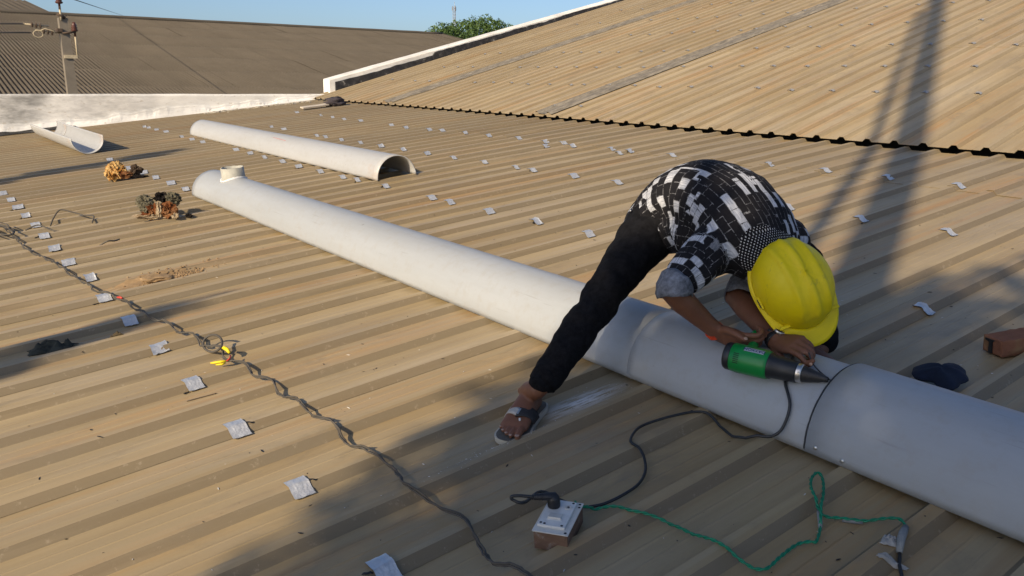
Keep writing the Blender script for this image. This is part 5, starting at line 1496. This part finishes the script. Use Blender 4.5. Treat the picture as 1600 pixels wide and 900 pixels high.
# brick
bm_ = M('old_brick', 0.95, 0, 0.1); p = bm_.pos('Object'); f = bm_.noise(p, 28, 6, 0.7); f2 = bm_.noise(p, 9, 4, 0.6)
c = bm_.mix(f, (0.19, 0.075, 0.042), (0.34, 0.155, 0.09)); c = bm_.mix(bm_.math('MULTIPLY', bm_.ramp(f2, [(0.5, 0), (0.65, 1)]), 0.6), c, (0.30, 0.20, 0.09)); bm_.color(c); bm_.bump(f, 0.7, 0.006)
bm = bmesh.new(); bmesh.ops.create_cube(bm, size=1.0)
bmesh.ops.subdivide_edges(bm, edges=list(bm.edges), cuts=9, use_grid_fill=True)
bm.verts.index_update()
V = []
for v in bm.verts:
    q = Vector((v.co.x * 0.205, v.co.y * 0.098, v.co.z * 0.068))
    e = sum(1 for k in range(3) if abs(v.co[k]) > 0.45)
    if e >= 2: q *= 0.975 - 0.012 * abs(nz(v.co.x * 7, v.co.y * 7, v.co.z * 7))
    q += Vector((nz(q.x * 40, q.y * 40, q.z * 40), nz(q.y * 40, q.z * 40, q.x * 40), nz(q.z * 40, q.x * 40, q.y * 40))) * 0.003
    V.append(q)
F = [[q.index for q in fc.verts] for fc in bm.faces]; bm.free()
brk = obj('brick', V, F, bm_.m, None, False, (2.985, 1.085, zl(2.985) + 0.036)); brk.scale = (0.9, 0.88, 0.86); brk.rotation_euler = (0, R(-5.8), R(-24)); tag(brk, 'old red brick with a black tar smear at the right edge', 'brick')
V, F = [], []
for i in range(9):
    z = 0.026 - 0.055 * i / 8; wd_ = 0.009 + 0.004 * nz(i * 1.3, 2)
    V += [(-wd_ - 0.012 * (i == 0), 0.0, z), (wd_ + 0.018 * (i < 2), 0.0, z)]
for i in range(8): F.append([2 * i, 2 * i + 1, 2 * i + 3, 2 * i + 2])
V = [(-0.1045, q[0] + 0.006, q[2]) for q in V]
o = obj('tar_mark', V, F, MAT['tar'], brk); md = o.modifiers.new('t', 'SOLIDIFY'); md.thickness = 0.004; md.offset = 0
V, F = tube_vf([(0, 0, 0.004), (0.10, -0.035, 0.006), (0.24, -0.075, 0.008)], [0.004, 0.011, 0.012], 8, True, 0.25)
o = obj('metal_strip', V, F, simple('bright_strip', (0.55, 0.55, 0.56), 0.35, 0.7), None, True, (2.90, 1.005, zl(2.90) + 0.008)); o.rotation_euler = (0, R(-5.8), 0.0)
tag(o, 'thin bright metal strip pointing out from beside the brick', 'metal strip')
# plank and dark lump by the parapet
V, F = box_vf((0, 0, 0), (0.50, 0.10, 0.022), 0.003)
o = obj('plank', V, F, simple('bleached_board', (0.52, 0.46, 0.38), 0.85, 0, 0.2, 12), None, False, (5.72, 13.10, zl(5.72) + 0.065)); o.rotation_euler = (R(8), R(-5.8), R(8)); tag(o, 'short bleached board lying near the corner of the white parapet', 'board')
V, F = blob_vf((0, 0, 0), (0.16, 0.12, 0.075), 5, 3, 0.7, 2.5)
tag(obj('rag', V, F, simple('charcoal_rag', (0.05, 0.042, 0.05), 0.95, 0, 0.4, 20), None, True, (6.12, 13.15, zl(6.12) + 0.085)), 'charcoal rag bundle at the end of the bleached board', 'rag')
# burnt foam scraps
def fibre_vf(c, n, ln, spread, seed, flat=1.0):
    rnd_ = random.Random(seed); V, F = [], []
    for _ in range(n):
        d_ = Vector((rnd_.gauss(0, 1), rnd_.gauss(0, 1), abs(rnd_.gauss(0.4, 0.8)))).normalized()
        q = Vector(c) + Vector((d_.x * spread[0], d_.y * spread[1], d_.z * spread[2])) * rnd_.uniform(0.3, 1.0)
        l_ = ln * rnd_.uniform(0.4, 1.2); e = (d_ + Vector((rnd_.gauss(0, .5), rnd_.gauss(0, .5), rnd_.gauss(0, .5)))).normalized() * l_
        s_ = e.orthogonal().normalized() * l_ * 0.22
        i = len(V); V += [q - s_, q + s_, q + e + s_ * 0.2, q + e - s_ * 0.2]; F.append([i, i + 1, i + 2, i + 3])
    return V, F
def foam_mat(name, cols):
    a = M(name, 0.95, 0, 0.15); p = a.pos('Object'); f = a.noise(p, 14, 6, 0.75, 0.6)
    a.color(a.ramp(f, [(0.30 + 0.4 * i / (len(cols) - 1), c_) for i, c_ in enumerate(cols)])); a.bump(f, 0.8, 0.02); return a.m
rust = foam_mat('rust_foam', [(0.055, 0.015, 0.006), (0.13, 0.042, 0.014), (0.22, 0.11, 0.05), (0.09, 0.035, 0.015)])
gold = foam_mat('golden_foam', [(0.12, 0.045, 0.012), (0.34, 0.16, 0.04), (0.66, 0.46, 0.20), (0.22, 0.09, 0.02)])
grey = foam_mat('grey_wool', [(0.055, 0.05, 0.035), (0.13, 0.118, 0.082), (0.22, 0.20, 0.15)])
pale = foam_mat('pale_crust', [(0.22, 0.15, 0.085), (0.36, 0.27, 0.17), (0.46, 0.40, 0.31)])
char = foam_mat('charred_black', [(0.006, 0.005, 0.005), (0.018, 0.014, 0.013)])
f1 = empty('foam_scrap', (1.455, 6.08, zl(1.455) + 0.03), R(-35)); tag(f1, 'burnt insulation lump with grey tufts and brown core in front of the pipe collar', 'insulation')
for nm, c_, r_, mt, sd in (('core', (-0.045, -0.02, 0.045), (0.075, 0.055, 0.060), rust, 1), ('core', (0.065, -0.02, 0.050), (0.062, 0.050, 0.065), rust, 4), ('crust', (0.012, -0.05, 0.055), (0.022, 0.022, 0.065), pale, 7), ('crust', (-0.06, -0.035, 0.012), (0.11, 0.06, 0.02), pale, 9), ('charred_lump', (0.010, 0.02, 0.140), (0.050, 0.040, 0.040), char, 12), ('crumb', (0.195, 0.01, 0.012), (0.026, 0.018, 0.016), char, 15), ('crust', (0.115, -0.045, 0.02), (0.03, 0.02, 0.022), pale, 18)):
    V, F = blob_vf(c_, r_, sd, 4, 0.42, 1.3, True); obj(nm, V, F, mt, f1, False)
for c_, r_, sd in (((-0.105, 0.01, 0.105), (0.060, 0.050, 0.052), 3), ((-0.075, -0.03, 0.07), (0.055, 0.035, 0.045), 6), ((0.090, 0.02, 0.125), (0.055, 0.045, 0.050), 8)):
    V, F = blob_vf(c_, r_, sd, 4, 0.4, 2.0, True); t_ = obj('wool_tuft', V, F, grey, f1, False)
    V, F = fibre_vf(c_, 320, 0.011, r_, sd); o = obj('fibres', V, F, grey, t_); o['kind'] = 'stuff'
f2_ = empty('foam_scrap', (1.70, 8.28, zl(1.70) + 0.03), R(-28)); tag(f2_, 'golden rusty foam scrap with charred end, left of the pale pipe', 'insulation')
for nm, c_, r_, mt, sd in (('core', (-0.07, 0, 0.07), (0.085, 0.06, 0.085), gold, 21), ('core', (-0.13, -0.01, 0.06), (0.05, 0.05, 0.07), gold, 24), ('core', (0.0, -0.02, 0.035), (0.075, 0.05, 0.035), rust, 27), ('charred_lump', (0.105, 0.01, 0.08), (0.055, 0.045, 0.048), foam_mat('charred_brown', [(0.04, 0.028, 0.02), (0.10, 0.07, 0.05)]), 30), ('charred_lump', (0.12, -0.01, 0.018), (0.10, 0.05, 0.018), char, 33)):
    V, F = blob_vf(c_, r_, sd, 4, 0.42, 1.1, True); obj(nm, V, F, mt, f2_, False)
V, F = fibre_vf((-0.07, 0, 0.10), 120, 0.016, (0.08, 0.05, 0.06), 40); o = obj('fibres', V, F, gold, f2_); o['kind'] = 'stuff'
# dried mud by the cable
mud_m = simple('dried_mud', (0.30, 0.20, 0.105), 0.95, 0, 0.3, 30, 0.5)
mud = empty('mud_patch', (1.03, 4.50, zl(1.03))); tag(mud, 'patch of cracked dried mud on the roof beside the cable', 'mud')
V, F = [], []
nx, ny = 40, 16
for i in range(nx + 1):
    for j in range(ny + 1):
        u = 2 * i / nx - 1; v = 2 * j / ny - 1
        x = u * 0.30; y = v * 0.10 + 0.03 * nz(u * 3, 2)
        r_ = math.sqrt(u * u + v * v) + 0.35 * nz(u * 4, v * 3, 8)
        X_, Y_ = 1.03 + x, 4.50 + y
        V.append((x, y, zroof(X_, Y_) - zl(1.03) + max(-0.004, 0.014 * (0.8 - r_)) + 0.006 * max(0, 0.9 - r_) * nz(u * 18, v * 12, 1)))
for i in range(nx):
    for j in range(ny):
        b = i * (ny + 1) + j; F.append([b, b + ny + 1, b + ny + 2, b + 1])
obj('mud_bed', V, F, mud_m, mud, True)
V, F = blob_vf((0, 0, 0), (0.085, 0.045, 0.016), 3, 3, 0.4, 2); o = obj('mud_flake', V, F, mud_m, mud, False, (0.0, -0.02, zroof(1.03, 4.48) - zl(1.03) + 0.018))
rnd_ = random.Random(77); G = Geo()
for _ in range(330):
    x = rnd_.gauss(0.08, 0.10); y = rnd_.gauss(0.01, 0.04); s_ = rnd_.uniform(0.0015, 0.0055)
    G.add(*blob_vf((x, y, zroof(1.03 + x, 4.5 + y) - zl(1.03) + s_ * 0.5 + 0.004), (s_ * 1.3, s_, s_ * 0.8), rnd_.random() * 9, 1, 0.5))
o = G.build('mud_crumbs', mud_m, mud); o['kind'] = 'stuff'
# loose grit, chips and splinters over the roof
def grit(name, label, n, mt, rng, seed, smin, smax, el):
    rnd_ = random.Random(seed); G = Geo()
    for _ in range(n):
        x, y = rng(rnd_); s_ = rnd_.uniform(smin, smax) * rnd_.choice((0.5, 0.7, 1, 1))
        V, F = blob_vf((0, 0, 0), (s_ * rnd_.uniform(1, el), s_ * 0.6, s_ * 0.4), rnd_.random() * 50, 1, 0.6)
        w = rnd_.uniform(0, 3.1); z = zroof(x, y) + s_ * 0.3 + (0.0045 if x > 5.3 else 0.001)
        G.add([Matrix.Rotation(w, 3, 'Z') @ q + Vector((x, y, z)) for q in V], F)
    o = G.build(name, mt); tag(o, label, 'debris', None, 'stuff')
grit('dark_grit', 'scattered dark crumbs and grit on the lower roof', 620, MAT['tar'], lambda r: (r.uniform(0.1, 3.6) if r.random() < .7 else r.uniform(3, 6.3), abs(r.gauss(0, 1)) * 2.6 + 0.6), 5, 0.0010, 0.0042, 3.0)
grit('white_chips', 'tiny white plastic chips scattered over the lower roof', 190, simple('white_chip', (0.7, 0.69, 0.66), 0.6), lambda r: (r.uniform(0.3, 3.2), r.uniform(0.7, 4.5)), 6, 0.001, 0.0032, 4.0)
grit('chalk_crumbs', 'white crumbs dusted round the front foot', 420, simple('chalk', (0.72, 0.70, 0.67), 0.9), lambda r: (r.gauss(1.27, 0.14), 1.765 + r.gauss(0, 0.018) + 0.0 * r.random()) if r.random() < .6 else (r.gauss(1.70, 0.12), r.gauss(1.825, 0.035)), 8, 0.0006, 0.0018, 2.0)
grit('parapet_rubble', 'line of plaster rubble at the foot of the parapet corner', 240, simple('rubble', (0.30, 0.27, 0.22), 0.95, 0, 0.5, 20), lambda r: (r.uniform(4.4, 6.4), 14.78 - abs(r.gauss(0, 0.10))), 9, 0.01, 0.05, 2.2)

# ------------------------------------------------------------------ power pole behind the parapet
conc = simple('pole_concrete', (0.21, 0.18, 0.14), 0.9, 0, 0.2, 6)
pole = empty('power_pole', (3.33, 20.0, -6.5)); tag(pole, 'concrete power pole with insulators standing behind the white parapet', 'pole')
pt = Vector((3.215, 20, 2.20)); PB = Vector((3.33, 20.0, -6.5))
V = []
for (z, hw_) in ((0.0, 0.15), (8.70, 0.085)):
    c_ = Vector((0, 0, z)) + (pt - PB - Vector((0, 0, 8.70))) * (z / 8.7)
    for sx, sy in ((-1, -1), (1, -1), (1, 1), (-1, 1)): V.append(c_ + Vector((sx * hw_, sy * 0.10, 0)))
obj('pole_shaft', V, [[0, 1, 5, 4], [1, 2, 6, 5], [2, 3, 7, 6], [3, 0, 4, 7], [4, 5, 6, 7]], conc, pole)
def PL(x, z, y=0.0): return Vector((x, 20.0 + y, z)) - PB
rst = simple('rusty_steel', (0.10, 0.07, 0.05), 0.8, 0.3, 0.3, 20); porc = simple('brown_porcelain', (0.10, 0.035, 0.025), 0.25); galv = simple('pale_bracket', (0.50, 0.42, 0.28), 0.6)
def insul(base, nm='insulator', sc=1.0):
    prof_ = [(0.02, 0.0), (0.02, 0.10), (0.055, 0.11), (0.07, 0.13), (0.045, 0.16), (0.065, 0.18), (0.04, 0.21), (0.055, 0.23), (0.03, 0.26), (0.03, 0.29)]
    V, F = lathe_vf([(a_ * sc, b_ * sc) for a_, b_ in prof_], 14); return obj(nm, V, F, porc, pole, True, base)
V, F = tube_vf([PL(3.17, 2.15, -.12), PL(3.165, 2.42, -.12)], 0.022, 8); obj('pin', V, F, galv, pole, True)
insul(PL(3.165, 2.36, -.12), sc=1.1)
V, F = tube_vf([PL(3.10, 2.27, -.12), PL(3.25, 2.20, -.12)], 0.03, 8); obj('bracket', V, F, rst, pole, True)
V, F = tube_vf([PL(3.40, 1.42, -.1), PL(3.40, 1.88, -.1)], 0.018, 8); obj('pin', V, F, galv, pole, True)
insul(PL(3.40, 1.83, -.1))
V, F = tube_vf([PL(3.16, 1.89, -.14), PL(3.42, 1.93, -.12)], 0.02, 8); obj('bracket', V, F, rst, pole, True)
V, F = box_vf(PL(3.27, 1.42, -0.12), (0.26, 0.03, 0.07), 0.004); obj('band_clamp', V, F, galv, pole)
V, F = box_vf(PL(3.12, 1.95, 0.0), (0.10, 0.30, 0.07), 0.004); obj('cross_arm', V, F, rst, pole)
for (x, z) in ((2.98, 1.90), (2.78, 2.02)):
    for k in range(3):
        V, F = lathe_vf([(0.015, -0.025), (0.055, -0.01), (0.055, 0.01), (0.015, 0.025)], 14)
        o = obj('disc_insulator', [Matrix.Rotation(R(90), 3, 'Y') @ q for q in V], F, rst, pole, True, PL(x - 0.075 * k, z + 0.01 * k, -0.05))
    V, F = tube_vf([PL(x + 0.16, z, -.05), PL(x - 0.30, z + 0.03, -.05)], 0.016, 6); obj('strain_rod', V, F, galv, pole, True)
V, F = tube_vf([PL(2.72 + 0.09 * math.cos(w * .5), 1.86 + 0.07 * math.sin(w * .5), -.08) for w in range(14)], 0.010, 6); obj('jumper_loop', V, F, galv, pole, True)
V, F = tube_vf([PL(2.72, 1.90, -.06), PL(2.85, 1.97, -.1), PL(3.0, 1.93, -.1), PL(3.05, 1.86, -.1)], 0.010, 6); obj('jumper_loop', V, F, galv, pole, True)
wire_m = simple('line_wire', (0.16, 0.145, 0.12), 0.6, 0.4); wire_d = simple('dark_wire', (0.05, 0.045, 0.045), 0.6)
def line(label, a_, b_, sag, r_, mt):
    a_, b_ = Vector(a_), Vector(b_)
    V, F = tube_vf([a_.lerp(b_, k / 20) - a_ - Vector((0, 0, sag * 4 * (k / 20) * (1 - k / 20))) for k in range(21)], r_, 6); tag(obj('overhead_wire', V, F, mt, None, True, a_), label, 'wire')
line('upper pale overhead wire running left from the pole', (2.55, 19.95, 2.05), (-14.0, 19.0, 2.3), 0.25, 0.013, wire_m)
line('lower pale overhead wire running left from the pole', (2.60, 19.95, 1.88), (-14.0, 19.0, 2.0), 0.2, 0.013, wire_m)
line('dark overhead wire dropping right from the pole top across the sky', (3.165, 19.88, 2.66), tuple(Vector((93.000, 400.000, 22.051))), 0.0, 0.012, wire_d)

# ------------------------------------------------------------------ what shades the roof: trees and a mast behind the viewer
KS = math.tan(SUN_EL) * math.hypot(1, SQ)          # drop of the light per metre of X
def src(X, Y, xp, zo=None):                        # point at plane x = xp whose shadow falls on the lower roof at X, Y
    return Vector((xp, Y - SQ * (X - xp), (zl(X) if zo is None else zo) + KS * (X - xp)))
XP = -6.0
rnd_ = random.Random(31)
def xtop(w): return 2.30 + 1.35 * min(1.0, max(0.0, (1.35 - w) / 1.2)) + 0.25 * nz(w * 2.3, 4)
blobs = []
w = 1.22
while w > -1.4:
    X = -0.9
    while X < xtop(w) - 0.25:
        q = src(X, w + SQ * X, XP + rnd_.uniform(-0.5, 0.5)); blobs.append((q, 0.75, 0.24, 0.34)); X += 0.46
    w -= 0.27
tree('shade_tree', 'broad leafy tree behind the viewer that shades the front of the roof', (XP, -3.2, -6.5), blobs, 21000, 0.075, 0.24, 41, group='trees behind the viewer')
big = [(Vector((XP - 0.5 + rnd_.uniform(-1, 1), -4.4 - 1.1 * k, 3.6 + rnd_.uniform(-.6, 1.0))), 1.6, 1.1, 1.3) for k in range(4)]
tree('shade_tree', 'rounder leafy tree standing beyond the shade tree behind the viewer', (XP - 0.5, -6.6, -6.5), big, 6000, 0.11, 0.3, 43, group='trees behind the viewer')
# slim leaning branches at the left
sm = []
for (X0, X1, w_, r_) in ((-0.3, 0.95, 3.60, 0.055), (-0.4, 0.35, 3.70, 0.10)):
    X = X0
    while X < X1: sm.append((src(X, w_ + SQ * X, XP + rnd_.uniform(-.2, .2)), 0.35, r_, 0.16)); X += 0.16
tree('shade_tree', 'thin young tree behind the viewer with narrow leafy shoots', (XP, 0.4, -6.5), sm, 1500, 0.06, 0.09, 47, group='trees behind the viewer')
sm = []
for (X0, X1, w_, r_) in ((0.3, 1.5, 9.30, 0.05), (0.5, 2.0, 9.15, 0.06), (1.75, 2.6, 9.05, 0.17), (-0.2, 0.7, 9.30, 0.13)):
    X = X0
    while X < X1: sm.append((src(X, w_ + SQ * X, XP + rnd_.uniform(-.2, .2)), 0.3, r_, 0.12)); X += 0.15
tree('shade_tree', 'sparse young tree left of the viewer throwing streaks on the roof', (XP, 6.8, -6.5), sm, 2200, 0.06, 0.08, 53, group='trees behind the viewer')
# trestle mast whose shadow runs up both roofs
XM = -5.0
mst = empty('trestle_mast', (XM, -1.2, -6.5)); tag(mst, 'tall concrete mast with a raking steel strut behind the viewer', 'mast')
MO = Vector((XM, -1.2, -6.5))
def beam(name, a_, b_, w0, w1, d_, mt):
    V = []
    for c_, hw_ in ((a_, w0 / 2), (b_, w1 / 2)):
        for sx, sy in ((-1, -1), (1, -1), (1, 1), (-1, 1)): V.append(c_ + Vector((sx * d_ / 2, sy * hw_, 0)) - MO)
    return obj(name, V, [[0, 1, 5, 4], [1, 2, 6, 5], [2, 3, 7, 6], [3, 0, 4, 7], [4, 5, 6, 7], [3, 2, 1, 0]], mt, mst)
pa = src(4.5, 2.42, XM); pb = src(12.5, 6.35, XM, 2.36)
dirm = (pb - pa) / (pb.z - pa.z)
beam('column', pa - dirm * (pa.z + 6.5), pb + dirm * 1.5, 0.22, 0.18, 0.20, conc)
sa = src(3.8, 2.43, XM); sb_ = src(10.2, 5.44, XM, 1.70)
dirs = (sb_ - sa) / (sb_.z - sa.z)
beam('strut', sa - dirs * (sa.z + 6.5), sb_ + dirs * 1.2, 0.075, 0.075, 0.07, rst)
